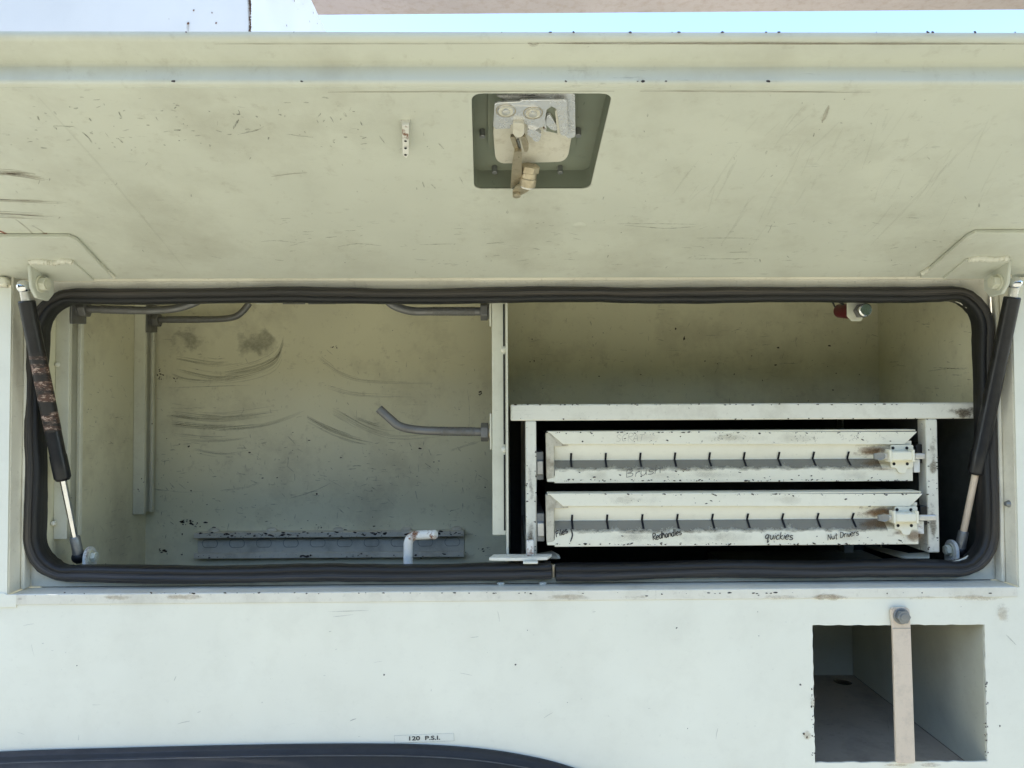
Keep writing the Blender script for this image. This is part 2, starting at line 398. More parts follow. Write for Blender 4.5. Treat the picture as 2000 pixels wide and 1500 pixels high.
# upper side strip above the lid hinge, deck and ends that close the body
bx('top_rail', 'outer', body, -1.6, 1.7, DF+.004, DF+.007, ZT+.002, CAM.z+.33)
bx('deck', 'outer', body, -1.6, 1.7, DF+.008, 2.2, CAM.z+.325, CAM.z+.33)
for x in (-1.6, 1.697): bx('end_panel', 'outer', body, x, x+.003, .01, 2.2, .75, CAM.z+.324)
bx('far_panel', 'outer', body, -1.59, 1.69, 2.2, 2.203, .75, CAM.z+.33)
# folded sill edge and the patch plate at its left end
sill = MB()
sill.prism([(XL+.006, -.0003, ZB+.001), (XR-.004, -.0003, ZB+.001), (XR-.004, -.0003, ZB-.0135), (XL+.006, -.0003, ZB-.0135)], (0, -.0014, 0)).build('sill_fold', 'jamb', body, .001)
MB().prism([PY(-60, 1158, -.0004), PY(10, 1158, -.0004), PY(14, 1161, -.0004), PY(33, 1161, -.0004), PY(33, 1186, -.0004), PY(-60, 1187, -.0004)], (0, -.0016, 0)).build('patch_plate', 'outer', body, .0006)
# jamb: ledge and cheeks from the skin back to the flange
j = MB(); j.box(XL+.002, XR-.002, T+.0005, DF-.001, ZB-.003, ZB+.0005); j.build('jamb_ledge', 'jamb', body, .001)
for x0, x1 in ((XL-.003, XL+.0005), (XR-.0005, XR+.003)):
    bx('jamb_cheek', 'jamb', body, x0, x1, T+.0005, DF-.001, ZB+.001, ZT)
# an inner return bead on each cheek
bx('jamb_bead', 'jamb', body, XL+.001, XL+.007, DF-.018, DF-.0015, ZB+.0012, ZARM, .002)
bx('jamb_bead', 'jamb', body, XR-.007, XR-.001, DF-.018, DF-.0015, ZB+.0012, ZARM, .002)
# seal path (centre line) on the flange
SY = DF-.010
sL, sR = PY(70, 850, SY).x, PY(1927, 850, SY).x
sT, sB = PY(1000, 577, SY).z, PY(1000, 1117, SY).z
rr = .057
fl_in = [Vector((x, DF, z)) for x, z in rrect(sL+.0015, sR-.0015, sB+.0085, sT-.0065, rr-.004, 10)]
MB().prism([(XL+.001, DF, ZB+.001), (XR-.001, DF, ZB+.001), (XR-.001, DF, ZT), (XL+.001, DF, ZT)], (0, .003, 0), [fl_in]).build('mouth_flange', 'jamb', body, .0005)
# rubber seal swept round the mouth, cut at the bottom
cl = rrect(sL, sR, sB, sT, rr, 14)
# start at the joint on the bottom run and go round counter-clockwise back to it
xj = PY(1081, 1115, SY).x
path = [(xj+.0035, sB)]
nb = 40
for i in range(1, nb): path.append((xj+.0035+(sR-rr-xj-.0035)*i/nb, sB))
path += cl[45:60] if False else []
br = [(x, z) for x, z in cl]
c_tr, c_tl, c_bl, c_br = br[0:15], br[15:30], br[30:45], br[45:60]
def seg(a, b, n): return [(a[0]+(b[0]-a[0])*i/n, a[1]+(b[1]-a[1])*i/n) for i in range(1, n)]
path += c_br + seg(c_br[-1], c_tr[0], 26) + c_tr + seg(c_tr[-1], c_tl[0], 70) + c_tl + seg(c_tl[-1], c_bl[0], 26) + c_bl + seg(c_bl[-1], (xj-.0035, sB), nb) + [(xj-.0035, sB)]
prof = [(.0125, .002), (.0140, .008), (.0125, .014), (.0085, .0185), (.0035, .0195), (-.0005, .0172), (-.0030, .0142), (-.0055, .0150), (-.0090, .0150), (-.0125, .0115), (-.0135, .0055), (-.0130, -.004), (-.0120, -.012), (.002, -.001)]
rings = []
for i, (x, z) in enumerate(path):
    p0, p1 = path[max(i-1, 0)], path[min(i+1, len(path)-1)]
    t = Vector((p1[0]-p0[0], 0, p1[1]-p0[1])).normalized(); out = Vector((t.z, 0, -t.x))   # counter-clockwise: outward is to the right
    wob = .0011*math.sin(i*.31)+.0009*math.sin(i*.13+2); bul = 1+.07*math.sin(i*.22+1)+.05*math.sin(i*.57)
    top = .0012 if z > sT-.01 else 0
    thin = .84 if z > sT-.004 else 1-.16*max(0, min(1, (z-(sT-rr))/rr))
    if z < sB+.01: thin *= .88
    wob += random.gauss(0, .00022)
    side_ = max(0, min(1, (abs(x-(sL+sR)/2)-((sR-sL)/2-rr))/rr)); thin *= 1-.24*side_
    rings.append([Vector((x, DF, z)) + out*(.0028*side_+w*thin*(1+.04*math.sin(i*.4))+wob+top*math.sin(i*.17)+(1-thin)*.006) + Vector((0, -1, 0))*(d*bul) for w, d in prof])
sm_ = MB().loft(rings); acc = 0; uvs = []
for i, r_ in enumerate(rings):
    if i: acc += (r_[0]-rings[i-1][0]).length
    uvs += [(acc, 1-2*j_/13) for j_ in range(len(r_))]
sm_.uv = uvs; sm_.build('rubber_seal', 'rubber', body, smooth=60)
bx('seal_joint', 'brass', body, xj-.003, xj+.003, DF-.010, DF-.001, sB-.010, sB+.010, .002)
# compartment box
lw = bx('compartment_wall', 'inner', body, CL-.002, CL, DF+.0035, YB, ZF, ZC)
rw = bx('compartment_wall', 'inner', body, CR, CR+.002, DF+.0035, YB, ZF, ZC)
bw = bx('compartment_wall', 'inner', body, CL-.002, CR+.002, YB+.0005, YB+.0025, ZF-.002, ZC+.002)
bx('compartment_floor', 'mat', body, CL, CR, DF+.0035, YB, ZF-.002, ZF)
bx('compartment_ceiling', 'inner', body, CL, CR, DF+.0035, YB, ZC, ZC+.002)
MB().box(CL, CR, DF+.004, DF+.0055, ZF+.0005, sB+.008).build('sill_riser', 'mat', body)

# --- strut channel, open face along +d (unit), width axis w, length axis l
def channel(name, origin, wdir, ddir, ldir, W, D, L, mat, slots=0, lip=.0085):
    o, w, d, l = Vector(origin), Vector(wdir), Vector(ddir), Vector(ldir)
    t = .0022; ret = .006
    prof = [(0, 0), (W, 0), (W, D), (W-lip, D), (W-lip, D-ret), (W-lip+t, D-ret), (W-lip+t, D-t), (W-t, D-t), (W-t, t), (t, t), (t, D-t), (lip-t, D-t), (lip-t, D-ret), (lip, D-ret), (lip, D), (0, D)]
    a = [o+w*x+d*y for x, y in prof]
    return MB().prism(a, l*L).build(name, mat, body, .0009)
WCH, DCH = .041, .021
xw = CL
rails = []
yA = PX(106, 850, CL).y; zA0, zA1 = PX(131, 1053, CL+DCH).z, ZC-.004
rails.append(channel('wall_rail', (CL+.0003, yA, zA0), (0, 1, 0), (1, 0, 0), (0, 0, 1), WCH, DCH, zA1-zA0, 'rail'))
yB_ = YB-.052; zB0 = PX(280, 1005, CL+DCH).z
rails.append(channel('wall_rail', (CL+.0003, yB_, zB0), (0, 1, 0), (1, 0, 0), (0, 0, 1), WCH, DCH, zA1-zB0, 'rail'))
# divider sheet with its own rails
XD = PY(990, 850, .06).x
dv = bx('divider_sheet', 'rail', body, XD-.0015, XD+.002, .052, YB-.0005, ZF+.002, ZC-.001, .0006)
zD = PY(973, 1045, .065).z
for yy in (.064, YB-.052):
    rails.append(channel('wall_rail', (XD-.0018, yy, zD), (0, 1, 0), (-1, 0, 0), (0, 0, 1), WCH, DCH, zA1-zD, 'rail'))
for (ya_, yb_) in ((594, 676), (692, 868), (888, 1036)):
    bx('shadow_gap', 'dark', rails[2], XD-.0052, XD-.0026, .0632, .0639, PY(985, yb_, .064).z, PY(985, ya_, .064).z, 0)
# tack welds on the rails
for q, (px, py, X) in enumerate(((112, 712, CL+.004), (104, 1022, CL+.004))):
    MB().sphere(PX(px, py, X), .004, 8, (1, .8, 1)).build('tack_weld', 'weld', rails[0])
for py in (683, 878):
    MB().sphere((XD-.004, .0635, PY(983, py, .064).z), .005, 8, (1, .7, 1)).build('tack_weld', 'weld', rails[2])
# horizontal channel on the back wall with oval knock-outs
pch0, pch1 = PY(378, 1091, YB-DCH), PY(906, 1042, YB-DCH)
zc0, zc1 = PY(640, 1090, YB-DCH).z, PY(640, 1039, YB-DCH).z
ch = channel('strut_channel', (pch0.x, YB, zc0), (0, 0, 1), (0, -1, 0), (1, 0, 0), zc1-zc0, DCH, pch1.x-pch0.x, 'channel', lip=.0105)
ovz = (zc0+zc1)*.5+.001
for i in range(10):
    cx = PY(410+52.6*i, 1062, YB-.003).x
    o = [Vector((cx+(.0075 if math.cos(a) > 0 else -.0075)+math.cos(a)*.0075, YB-.0025, ovz+math.sin(a)*.0085)) for a in [2*math.pi*k/20 for k in range(20)]]
    inn = [Vector((cx+(.0075 if math.cos(a) > 0 else -.0075)+math.cos(a)*.0066, YB-.0025, ovz+math.sin(a)*.0075)) for a in [2*math.pi*k/20 for k in range(20)]]
    MB().prism(o, (0, -.0006, 0), [inn]).build('slot_outline', 'groove', ch)
for px in (420, 533, 662, 795, 892):
    MB().sphere((PY(px, 1038, YB).x, YB-.006, zc1+.001), .011, 8, (1, .6, .55)).build('tack_weld', 'channel', ch)
cc = MB()
for i in range(190):
    zz_ = random.choice((zc0+.004, zc1-.004, zc1-.002, zc1-.007))+random.gauss(0, .0018)
    cc.blob((random.uniform(pch0.x+.003, pch1.x-.003), YB-DCH-.0006, zz_), (0, -1, 0), .0004+.0022*random.random()**3, random.uniform(1, 3.2), random.uniform(-.3, .3), 8)
cc.build('paint_chips', 'chip', ch, smooth=0, kind='stuff')
# tabs hanging from the ceiling at the back
for px0, px1 in ((500, 532), (552, 596), (602, 656), (760, 802)):
    a, b = PY(px0, 590, YB-.06), PY(px1, 594, YB-.06)
    bx('ceiling_tab', 'zinc' if px0 > 540 else 'rail', body, a.x, b.x, YB-.061, YB-.058, b.z, ZC-.0005)
# bent pin standing behind the seal
yp = .075
pp = [PY(797, 1125, yp), PY(797, 1075, yp), PY(798, 1058, yp), PY(805, 1048, yp), PY(820, 1045, yp), PY(852, 1044, yp-.012)]
MB().tube(smoothpath(pp, 6), .0072, 18).build('bent_pin', 'rusty', body, .002)
# flat tab and stud on the sill
tz = PY(1010, 1094, .03).z
a, b = PY(955, 1094, .03), PY(1075, 1094, .03)
tb = MB().prism([Vector((a.x, .028, tz)), Vector((PY(1010, 1094, .022).x, .024, tz)), Vector((b.x-.004, .030, tz)), Vector((b.x+.004, .050, tz+.0005)), Vector((a.x+.006, .050, tz+.0005))], (0, 0, .0045)).build('sill_tab', 'frame', body, .0012)
pb = PY(1036, 1098, .026)
MB().box(pb.x-.011, pb.x+.011, .020, .034, tz-.004, tz-.0003).build('tab_lug', 'frame', tb, .0012)
MB().box(pb.x-.0055, pb.x+.0055, .036, .046, tz+.0048, PY(1036, 1055, .036).z).build('tab_stud', 'rusty', tb, .0015)
MB().prism([PY(1078, 1075, .09), PY(1092, 1083, .06), PY(1095, 1091, .05), PY(1058, 1091, .05), PY(1040, 1082, .09)], (0, .01, -.003)).build('sill_gusset', 'cubby', body, .001)
for px in (978, 1060):
    MB().sphere(PY(px, 1139, DF-.006), .0055, 8, (1.1, .9, .55)).build('rivet', 'jamb', body)
MB().cyl((XR-.0005, .018, PY(1966, 984, .018).z), (XR-.006, .018, PY(1966, 984, .018).z), .0055, 16, .003).build('jamb_screw', 'boltgrey', body)
# hinge pin ends and knuckle tube
MB().tube([L3(XL-.02, -.004, .004), L3(XR+.02, -.004, .004)], .0042, 12).build('hinge_tube', 'jamb', body)
hp = PY(4, 549, -.004)
MB().cyl(hp+Vector((0, .02, 0)), hp+Vector((0, -.002, 0)), .0068, 20).build('hinge_cap', 'outer', body, .0025)
bx('hinge_plate', 'jamb', body, -1.0, PY(14, 556, 0).x, -.001, .004, ZARM+.0005, PY(5, 541, 0).z)
hq = PY(1998, 549, -.004)
bx('hinge_plate', 'jamb', body, PY(1990, 556, 0).x, 1.2, -.001, .004, ZARM+.0005, PY(1995, 541, 0).z)

# lower strut brackets
def ball_bracket(px, py, Y, sgn, pxe):
    p = PY(px, py, Y); x = p.x
    pts = []
    for a in range(0, 181, 15): pts.append(Vector((x, p.y+.016*math.cos(R(a)), p.z+.016*math.sin(R(a)))))
    pts += [Vector((x, p.y-.016, ZF+.001)), Vector((x, p.y+.016, ZF+.001))]
    br = MB().prism(pts, (.005*sgn, 0, 0)).build('strut_bracket', 'rusty', body, .001)
    bolt(MB(), p+Vector((.005*sgn if sgn > 0 else -.005, 0, 0)), (sgn, 0, 0), .008, .007).build('bolt_head', 'rail', br, .0006)
    return p
pbl = ball_bracket(172, 1088, .082, 1, 0)
pbr = ball_bracket(1862, 1074, .082, -1, 0)

# door switch hanging at the top right of the mouth
ys = .075
sw = MB().prism([PY(1655, 560, ys), PY(1690, 560, ys), PY(1690, 614, ys), PY(1682, 627, ys), PY(1664, 627, ys), PY(1655, 617, ys)], (0, .003, 0)).build('door_switch', 'rail', body, .0006)
pc = PY(1680, 608, ys); pe = PY(1688, 606, ys-.035)
MB().prism(hexpts(pc, (0, -1, 0), .0115, .2), (0, -.009, 0)).build('switch_nut', 'zinc', sw, .0008)
MB().cyl(pc+Vector((0, -.009, 0)), pe, .006, 18).build('switch_stem', 'boltgrey', sw)
MB().tube([pe, pe+Vector((0, -.004, 0)), pe+Vector((0, -.006, 0))], [.0104, .0104, .0085], 26).build('switch_button', 'chrome', sw, smooth=30)
q0 = PY(1668, 608, ys+.003); q1 = PY(1638, 607, ys+.05)
MB().tube([q0, q0.lerp(q1, .3), q0.lerp(q1, .9), q1], [.0105, .0125, .0115, .007], 18).build('switch_boot', 'red', sw)
MB().tube(smoothpath([PY(1652, 598, ys+.02), PY(1640, 590, ys+.025), PY(1622, 582, ys+.03), PY(1606, 574, ys+.03)], 5), .0018, 8).build('switch_wire', 'black', sw)
MB().tube(smoothpath([PY(1631, 600, ys+.03), PY(1626, 590, ys+.03), PY(1621, 583, ys+.03), PY(1612, 574, ys+.03)], 5), .0014, 8).build('switch_wire', 'black', sw)

# open-fronted locker in the lower right
kx1 = PY(1925, 1350, 0).x; kx0 = .40; kD = .415
kz0 = PY(1663, 1318, kD).z; kz1 = PY(1700, 1215, 0).z+.03
bx('locker_wall', 'cubby', body, kx1+.0005, kx1+.0025, T+.001, kD, kz0, kz1)
bx('locker_wall', 'cubby', body, kx0-.002, kx0, T+.001, kD, kz0, kz1)
bx('locker_wall', 'cubby', body, kx0-.002, kx1+.0025, kD+.0005, kD+.0025, kz0-.002, kz1+.002)
hx = PY(1645, 1331, .36)
ph = CAM + ray(1646, 1331)*((kz0-CAM.z)/ray(1646, 1331).z)
MB().prism([(kx0, T+.001, kz0), (kx1, T+.001, kz0), (kx1, kD, kz0), (kx0, kD, kz0)], (0, 0, -.002),
           [[ph+Vector((.017*math.cos(2*math.pi*k/24), .019*math.sin(2*math.pi*k/24), 0)) for k in range(24)]]).build('locker_floor', 'lockfloor', body)
bx('locker_ceiling', 'cubby', body, kx0, kx1, T+.001, kD, kz1, kz1+.002)
bx('underfloor', 'dark', body, kx0-.01, kx1+.01, T+.001, kD+.01, kz0-.012, kz0-.009)
bx('underfloor', 'dark', body, kx1+.003, kx1+.006, T+.001, kD+.01, kz0-.009, kz1+.01)

# pressure sticker with its printed legend
st = MB().prism([PY(770, 1437, -.0003), PY(886, 1432, -.0003), PY(887, 1447, -.0003), PY(771, 1451, -.0003)], (0, -.0004, 0)).build('pressure_sticker', 'label', body)
edge = MB()
sc_ = [PY(770, 1437, -.00085), PY(886, 1432, -.00085), PY(887, 1447, -.00085), PY(771, 1451, -.00085)]
for i in range(4): edge.ribbon([sc_[i], sc_[(i+1) % 4]], (0, -1, 0), .0006, 1)
edge.build('sticker_border', 'faint', st, smooth=0, kind='flat')
cu = bpy.data.curves.new('legend', 'FONT'); cu.body = '120  P.S.I.'; cu.size = .0100; cu.align_x = 'CENTER'; cu.align_y = 'CENTER'; cu.offset = .0002; cu.extrude = .0001
to = bpy.data.objects.new('legend_tmp', cu); COL.objects.link(to); bpy.context.view_layer.update()
tm = bpy.data.meshes.new_from_object(to); bpy.data.objects.remove(to)
tp = PY(828, 1442, -.0012); ang = math.atan2(PY(886, 1432, 0).z-PY(770, 1437, 0).z, PY(886, 1432, 0).x-PY(770, 1437, 0).x)*.5
for v in tm.vertices:
    x, y, z = v.co; x *= 1.2; y *= .8; v.co = (tp.x+x*math.cos(ang)-y*math.sin(ang), tp.y-z, tp.z+x*math.sin(ang)+y*math.cos(ang))
tm.materials.clear(); tm.materials.append(M['ink']); lo = bpy.data.objects.new('printed_legend', tm); COL.objects.link(lo); lo.parent = st

# fender flare over the wheel arch
rings = []
for i, p in enumerate(arch):
    t = (arch[min(i+1, len(arch)-1)]-arch[max(i-1, 0)]).normalized(); dn = Vector((t.z, 0, -t.x))
    if dn.z > 0: dn = -dn
    rings.append([p+dn*a+Vector((0, y, 0)) for a, y in ((-.0006, .006), (-.0012, -.004), (.002, -.010), (.0085, -.0125), (.0098, -.016), (.012, -.022), (.030, -.040), (.075, -.060), (.12, -.062), (.12, .006))])
fl = MB().loft(rings).build('fender_flare', 'flare', body, .0008, smooth=30)

bead = []
for i, p in enumerate(arch):
    t = (arch[min(i+1, len(arch)-1)]-arch[max(i-1, 0)]).normalized(); dn = Vector((t.z, 0, -t.x)); dn = -dn if dn.z > 0 else dn
    bead.append(p+dn*.0095+Vector((0, -.0155, 0)))
M['beadgrey'] = plain('pale_rubber_edge', (.10, .095, .09), .7, .6, 40)  # paler grey than the flare rubber
MB().tube(bead, .0009, 8).build('flare_bead', 'beadgrey', fl)

# ------------------------------------------------------------------ the lid
PU1 = LU(PL(1000, 163))                                   # where the inner pan ends
pxl, pxr = PL(38, 543).x, PL(1991, 543).x
FL = .031; ST = .021; LIP = .012
lid = MB()
def ringp(x0, x1, u0, u1, h): return [L3(x0, u0, h), L3(x1, u0, h), L3(x1, u1, h), L3(x0, u1, h)]
e = .022
def rin(d, h, o=0.0): return ringp(pxl+d-o, pxr-d+o, .004+d*.5-o*.1, PU1-d+o, h)
rg = [rin(.008, .0003), rin(.0035, .0006), rin(.0012, .0020), rin(.0, .0050), rin(0, ST-.004, .0006), rin(0, ST-.0012, .0016), rin(0, ST, .0045),
      rin(0, ST, FL-.003), rin(0, ST+.0008, FL), rin(0, ST+.0042, FL+.0032), rin(0, ST+.0062, FL+.0038)]
lid.loft(rg, True, False); n = 4
k_ = (len(rg)-1)*4; lid.f.append(tuple(range(k_, k_+4)))
lido = lid.build('compartment_lid', 'lid', body, 0, smooth=60, label='open lift-up lid with stepped edge, seen from its inner side')
hol = [PL(921, 183), PL(1196, 183), PL(1152, 369), PL(926, 369)]
uo0, uo1 = LU(PL(1040, 369)), LU(PL(1040, 183)); xo0 = (hol[0].x+hol[3].x)/2; xo1 = (hol[1].x+hol[2].x)/2
hr = [L3(x, z, 0) for x, z in rrect(xo0, xo1, uo0, uo1, .010, 6)]
# tiny adjustment so that the sides follow the slanted cut of the real opening
hr2 = []
for p in hr:
    f = (LU(p)-uo0)/(uo1-uo0); g_ = (p.x-xo0)/(xo1-xo0)
    xl = hol[3].x+(hol[0].x-hol[3].x)*f; xr_ = hol[2].x+(hol[1].x-hol[2].x)*f
    hr2.append(Vector((xl+(xr_-xl)*g_, p.y, p.z)))
# pan with a shallow waviness
ip = MB().prism(ringp(pxl+.006, pxr-.006, .007, PU1-.006, 0), LN*.0012, [hr2]).build('inner_panel', 'lid', lido, .0005)
bxp = [L3(p.x, LU(p), .0250) for p in hr2]
lp = lambda name, pts, h0, h1, mat, bev=.001, smooth=40, holes=(): MB().prism([PL(x, y, h0) for x, y in pts], LN*(h1-h0), [[PL(x, y, h0) for x, y in hh] for hh in holes]).build(name, mat, lido, bev, smooth)
# corner plates, welded on
def rpoly(pts, r, n=5):
    """round every corner of a pixel polygon"""
    out = []; k = len(pts)
    for i in range(k):
        p0, p, p1 = Vector(pts[i-1]), Vector(pts[i]), Vector(pts[(i+1) % k])
        a, b = (p0-p), (p1-p); q = min(r, a.length*.45, b.length*.45); A, B = p+a.normalized()*q, p+b.normalized()*q
        for j in range(n+1):
            t = j/n; out.append(tuple(A*(1-t)**2+p*2*t*(1-t)+B*t*t))
    return out
lp('corner_plate', [(-120, 463), (133, 463), (150, 470), (222, 545), (-120, 545)], -.0055, -.0004, 'lid')
lp('corner_plate', [(2120, 455), (1906, 455), (1890, 463), (1797, 543), (2120, 543)], -.0055, -.0004, 'lid')
def weld(pts, h, r, parent, n=9, name='weld_bead', mat='weld'):
    path = smoothpath([PL(x, y, h) for x, y in pts], n)
    return MB().tube(path, [r*random.uniform(.75, 1.2) for _ in path], 8).build(name, mat, parent, smooth=60)
weld([(131, 463), (142, 467), (152, 477), (160, 484)], -.002, .0034, lido)
weld([(195, 516), (205, 527), (214, 534), (222, 541)], -.002, .0032, lido)
weld([(1908, 457), (1897, 460), (1888, 464)], -.002, .0034, lido)
weld([(1838, 510), (1826, 518), (1815, 525), (1802, 533)], -.002, .0034, lido)
# strut brackets on the lid: foot on the corner plate, cheek hanging down, bolt through the cheek
def lid_bracket(foot, cx, ytop, ybot, sgn, bpx, wtop):
    ft = MB().prism([PL(x, y, -.0085) for x, y in foot], LN*.004).build('lid_bracket', 'lid', lido, .0012)
    weld(wtop, -.006, .0052, lido, 12)
    p = PL(cx, ytop, -.006); x = p.x
    q = [Vector((x, p.y-.001, p.z)), Vector((x, p.y+.055, p.z-.012))]
    zb = PY(cx, ybot, p.y+.015).z
    q += [Vector((x, p.y+.055, zb+.012)), Vector((x, p.y+.042, zb)), Vector((x, p.y+.016, zb+.001)), Vector((x, p.y+.004, zb+.014))]
    MB().prism(q, (.005*sgn, 0, 0)).build('bracket_cheek', 'lid', lido, .0014)
    bp = PX(*bpx, x+.005*sgn); bp.y = p.y+.022
    bp = Vector((x+.005*sgn, bp.y, PY(bpx[0], bpx[1], bp.y).z))
    bolt(MB(), bp, (sgn, 0, 0), .0098, .0085, 1.25, .002).build('bolt_head', 'rail', lido, .0007)
    return Vector((x-.009*sgn, bp.y, bp.z))
ball_l = lid_bracket([(58, 514), (144, 514), (184, 549), (66, 549)], 53, 516, 583, 1, (80, 555), [(60, 511), (80, 509), (105, 512), (128, 508), (144, 511)])
ball_r = lid_bracket([(1974, 506), (1888, 508), (1842, 545), (1966, 545)], 1976, 508, 575, -1, (1946, 551), [(1890, 506), (1915, 503), (1940, 505), (1968, 502)])
# tab with holes that hangs from the pan
tbp = PL(791, 240); dx = .0045
tq = [tbp+Vector((-dx, 0, 0)), tbp+Vector((dx, 0, 0))]
u0 = PL(791, 308, -.002)
fin = MB().prism([PL(780, 235, -.0005), PL(803, 235, -.0005), PL(799, 244, -.006), PL(798, 303, -.012), PL(793, 310, -.012), PL(786, 303, -.012), PL(785, 245, -.006)], LN*.003).build('keeper_tab', 'tabpaint', lido, .001)
for py in (276, 290, 303):
    c = PL(792, py, -.0125); MB().prism([c+Vector((.0014*math.cos(2*math.pi*k/10), 0, 0))+LA*.0014*math.sin(2*math.pi*k/10) for k in range(10)], LN*.0004).build('tab_hole', 'dark', fin)
MB().sphere(PL(1130, 436, .006), .013, 10, (1.3, 1.2, .5)).build('dent', 'lid', lido)

# latch seen through the opening
bk = MB().prism(bxp, LN*.001).build('latch_well', 'well', lido)
lw_ = MB()
k = len(hr2)
lw_.loft([[p+LN*.0015 for p in hr2], bxp], True, False).build('latch_well_side', 'well', lido)
lp('latch_backplate', rpoly([(953, 180), (1126, 180), (1124, 285), (1118, 292), (962, 292), (953, 285)], 8), .0205, .0225, 'well')
lp('latch_dish', rpoly([(962, 240), (1121, 240), (1108, 316), (968, 320)], 20, 7), .0125, .0200, 'cream', .0022)
lp('latch_plate_behind', rpoly([(968, 187), (1123, 183), (1124, 268), (1108, 271), (1094, 240)], 5), .0055, .0075, 'stamped', .0005)
lp('latch_slot', [(1067, 256), (1064, 232), (1067, 214), (1077, 206), (1087, 212), (1092, 232), (1095, 262)], .0042, .0050, 'well', 0)
arch_n = [(1068, 254), (1065, 232), (1068, 215), (1077, 208), (1086, 213), (1090, 232), (1094, 262)]
lp('latch_faceplate', [(966, 204), (972, 201), (1016, 199), (1020, 196), (1102, 195), (1107, 200), (1111, 262), (1104, 266), (1096, 264)] + list(reversed(arch_n)) + [(1062, 247), (1050, 252), (1030, 252), (1029, 244), (1024, 241), (1004, 241), (998, 245), (997, 251), (968, 252), (963, 247)], -.0015, .0010, 'stamped', .0005)
for (x, y, r) in ((988, 217, .0072), (1041, 221, .0072)):
    c = PL(x, y, -.0024); MB().prism(hexpts(c+LN*.0001, LN, r*1.36, 0, 28), -LN*.0002, [hexpts(c+LN*.0001, LN, r*1.24, 0, 28)]).build('boss_ring', 'brass', lido); MB().tube([c, c-LN*.0012, c-LN*.0016], [r, r*.96, r*.75], 24).build('latch_boss', 'cream', lido, smooth=30)
    c2 = PL(x, y, -.0038); MB().tube([c2, c2-LN*.0022, c2-LN*.003], [r*.6, r*.56, r*.25], 20).build('latch_rivet', 'zincl', lido)
lp('latch_bar', rpoly([(978, 206), (1052, 208), (1058, 236), (1030, 236), (985, 232), (972, 222)], 8), -.0022, -.0016, 'stamped', .0002)
lp('latch_pawl', rpoly([(1030, 253), (1042, 253), (1058, 262), (1054, 276), (1044, 277), (1038, 268), (1030, 264)], 4), -.004, .0005, 'stamped', .0006)
lp('latch_hook', rpoly([(1068, 226), (1074, 224), (1090, 250), (1086, 256), (1076, 253), (1066, 244)], 4), .0005, .0036, 'stamped', .0004)
lp('latch_stop', [(1084, 218), (1087, 216), (1096, 258), (1096, 264), (1089, 264)], .0005, .0036, 'cream', .0004)
lp('latch_hook_rust', rpoly([(1060, 250), (1072, 243), (1082, 256), (1062, 258)], 4), .0062, .0078, 'rusty')
lp('latch_clip', rpoly([(1002, 241), (1024, 241), (1024, 262), (1018, 268), (1008, 268), (1002, 262)], 5), -.0065, -.0018, 'cream', .0008)
lp('latch_link', rpoly([(996, 268), (1005, 268), (1014, 296), (1006, 297)], 3), -.002, .002, 'brass')
lp('latch_link', rpoly([(1016, 268), (1025, 266), (1033, 288), (1030, 297), (1024, 297)], 3), -.002, .002, 'brass')
MB().tube(smoothpath([PL(1011, 272, .002), PL(1014, 282, .001), PL(1017, 300, .002)], 4), .0015, 8).build('latch_spring', 'boltgrey', lido)
lp('latch_arm', rpoly([(1005, 296), (1019, 296), (1019, 345), (1014, 356), (997, 370), (999, 340), (1001, 320)], 4), -.006, -.002, 'brass', .001)
cA, cB = PL(1036, 322, .004), PL(1030, 363, -.012)
MB().prism(hexpts(cA, cB-cA, .0112), (cB-cA)*.35).build('lock_nut', 'brass', lido, .0012)
MB().tube([cA.lerp(cB, .3), cA.lerp(cB, .6), cA.lerp(cB, .62), cB], [.0088, .0088, .0094, .0094], 26).build('lock_barrel', 'brass', lido, .0006)
MB().tube([cB, cB+(cB-cA).normalized()*.002, cB+(cB-cA).normalized()*.0032], [.0076, .0076, .0045], 22).build('lock_screw', 'zincl', lido)
lp('lock_cam', rpoly([(1003, 368), (1026, 356), (1036, 372), (1012, 384), (1000, 382)], 7), -.013, -.0105, 'brass')
c = PL(1009, 379, -.0135); MB().tube([c, c-LN*.003, c-LN*.004], [.0048, .0046, .0025], 18).build('cam_rivet', 'brass', lido)
for (x, y) in ((942, 254), (1129, 252), (966, 325), (1094, 325)):
    c = PL(x, y, .0248); MB().cyl(c, c-LN*.009, .0033, 14).build('latch_stud', 'boltgrey', lido, .0006)
for (x, y) in ((988, 189), (1092, 188)):
    c = PL(x, y, .012); MB().cyl(c, c-LN*.008, .0034, 14).build('latch_stud', 'boltgrey', lido, .0006)
lp('well_ledge', [(966, 362), (1134, 360), (1137, 368), (966, 369)], .019, .0248, 'well')

# ------------------------------------------------------------------ gas struts
def gas_strut(ball, low, rb, col):
    d = (low-ball); L = d.length; d.normalize()
    s0 = ball+d*.020
    body_end = ball+d*(.030+.262)
    st = MB().tube([s0, s0+d*.002, s0+d*.004, body_end-d*.04, body_end-d*.038, body_end-d*.004, body_end], [rb*.9, rb, rb*.985, rb*.985, rb*1.06, rb*1.06, rb*.85], 28).build('gas_strut', 'black', body, smooth=30)
    MB().tube([body_end, low-d*.034], .0050, 18).build('piston_rod', col, st)
    MB().tube([low-d*.034, low-d*.032, low-d*.012, low], [.0062, .0075, .0075, .009], 18).build('end_socket', 'boltgrey', st)
    MB().sphere(low, .0105, 10).build('ball_joint', 'black', st)
    MB().cyl(ball+d*.006, s0+d*.001, .0065, 18).build('end_socket', 'zincl', st)
    MB().sphere(ball, .0095, 12).build('ball_joint', 'chrome', st)
    return st
bl = PY(46, 560, ball_l.y); ball_l.x = bl.x; ball_l.z = bl.z
brr = PY(1983, 553, ball_r.y); ball_r.x = brr.x; ball_r.z = brr.z
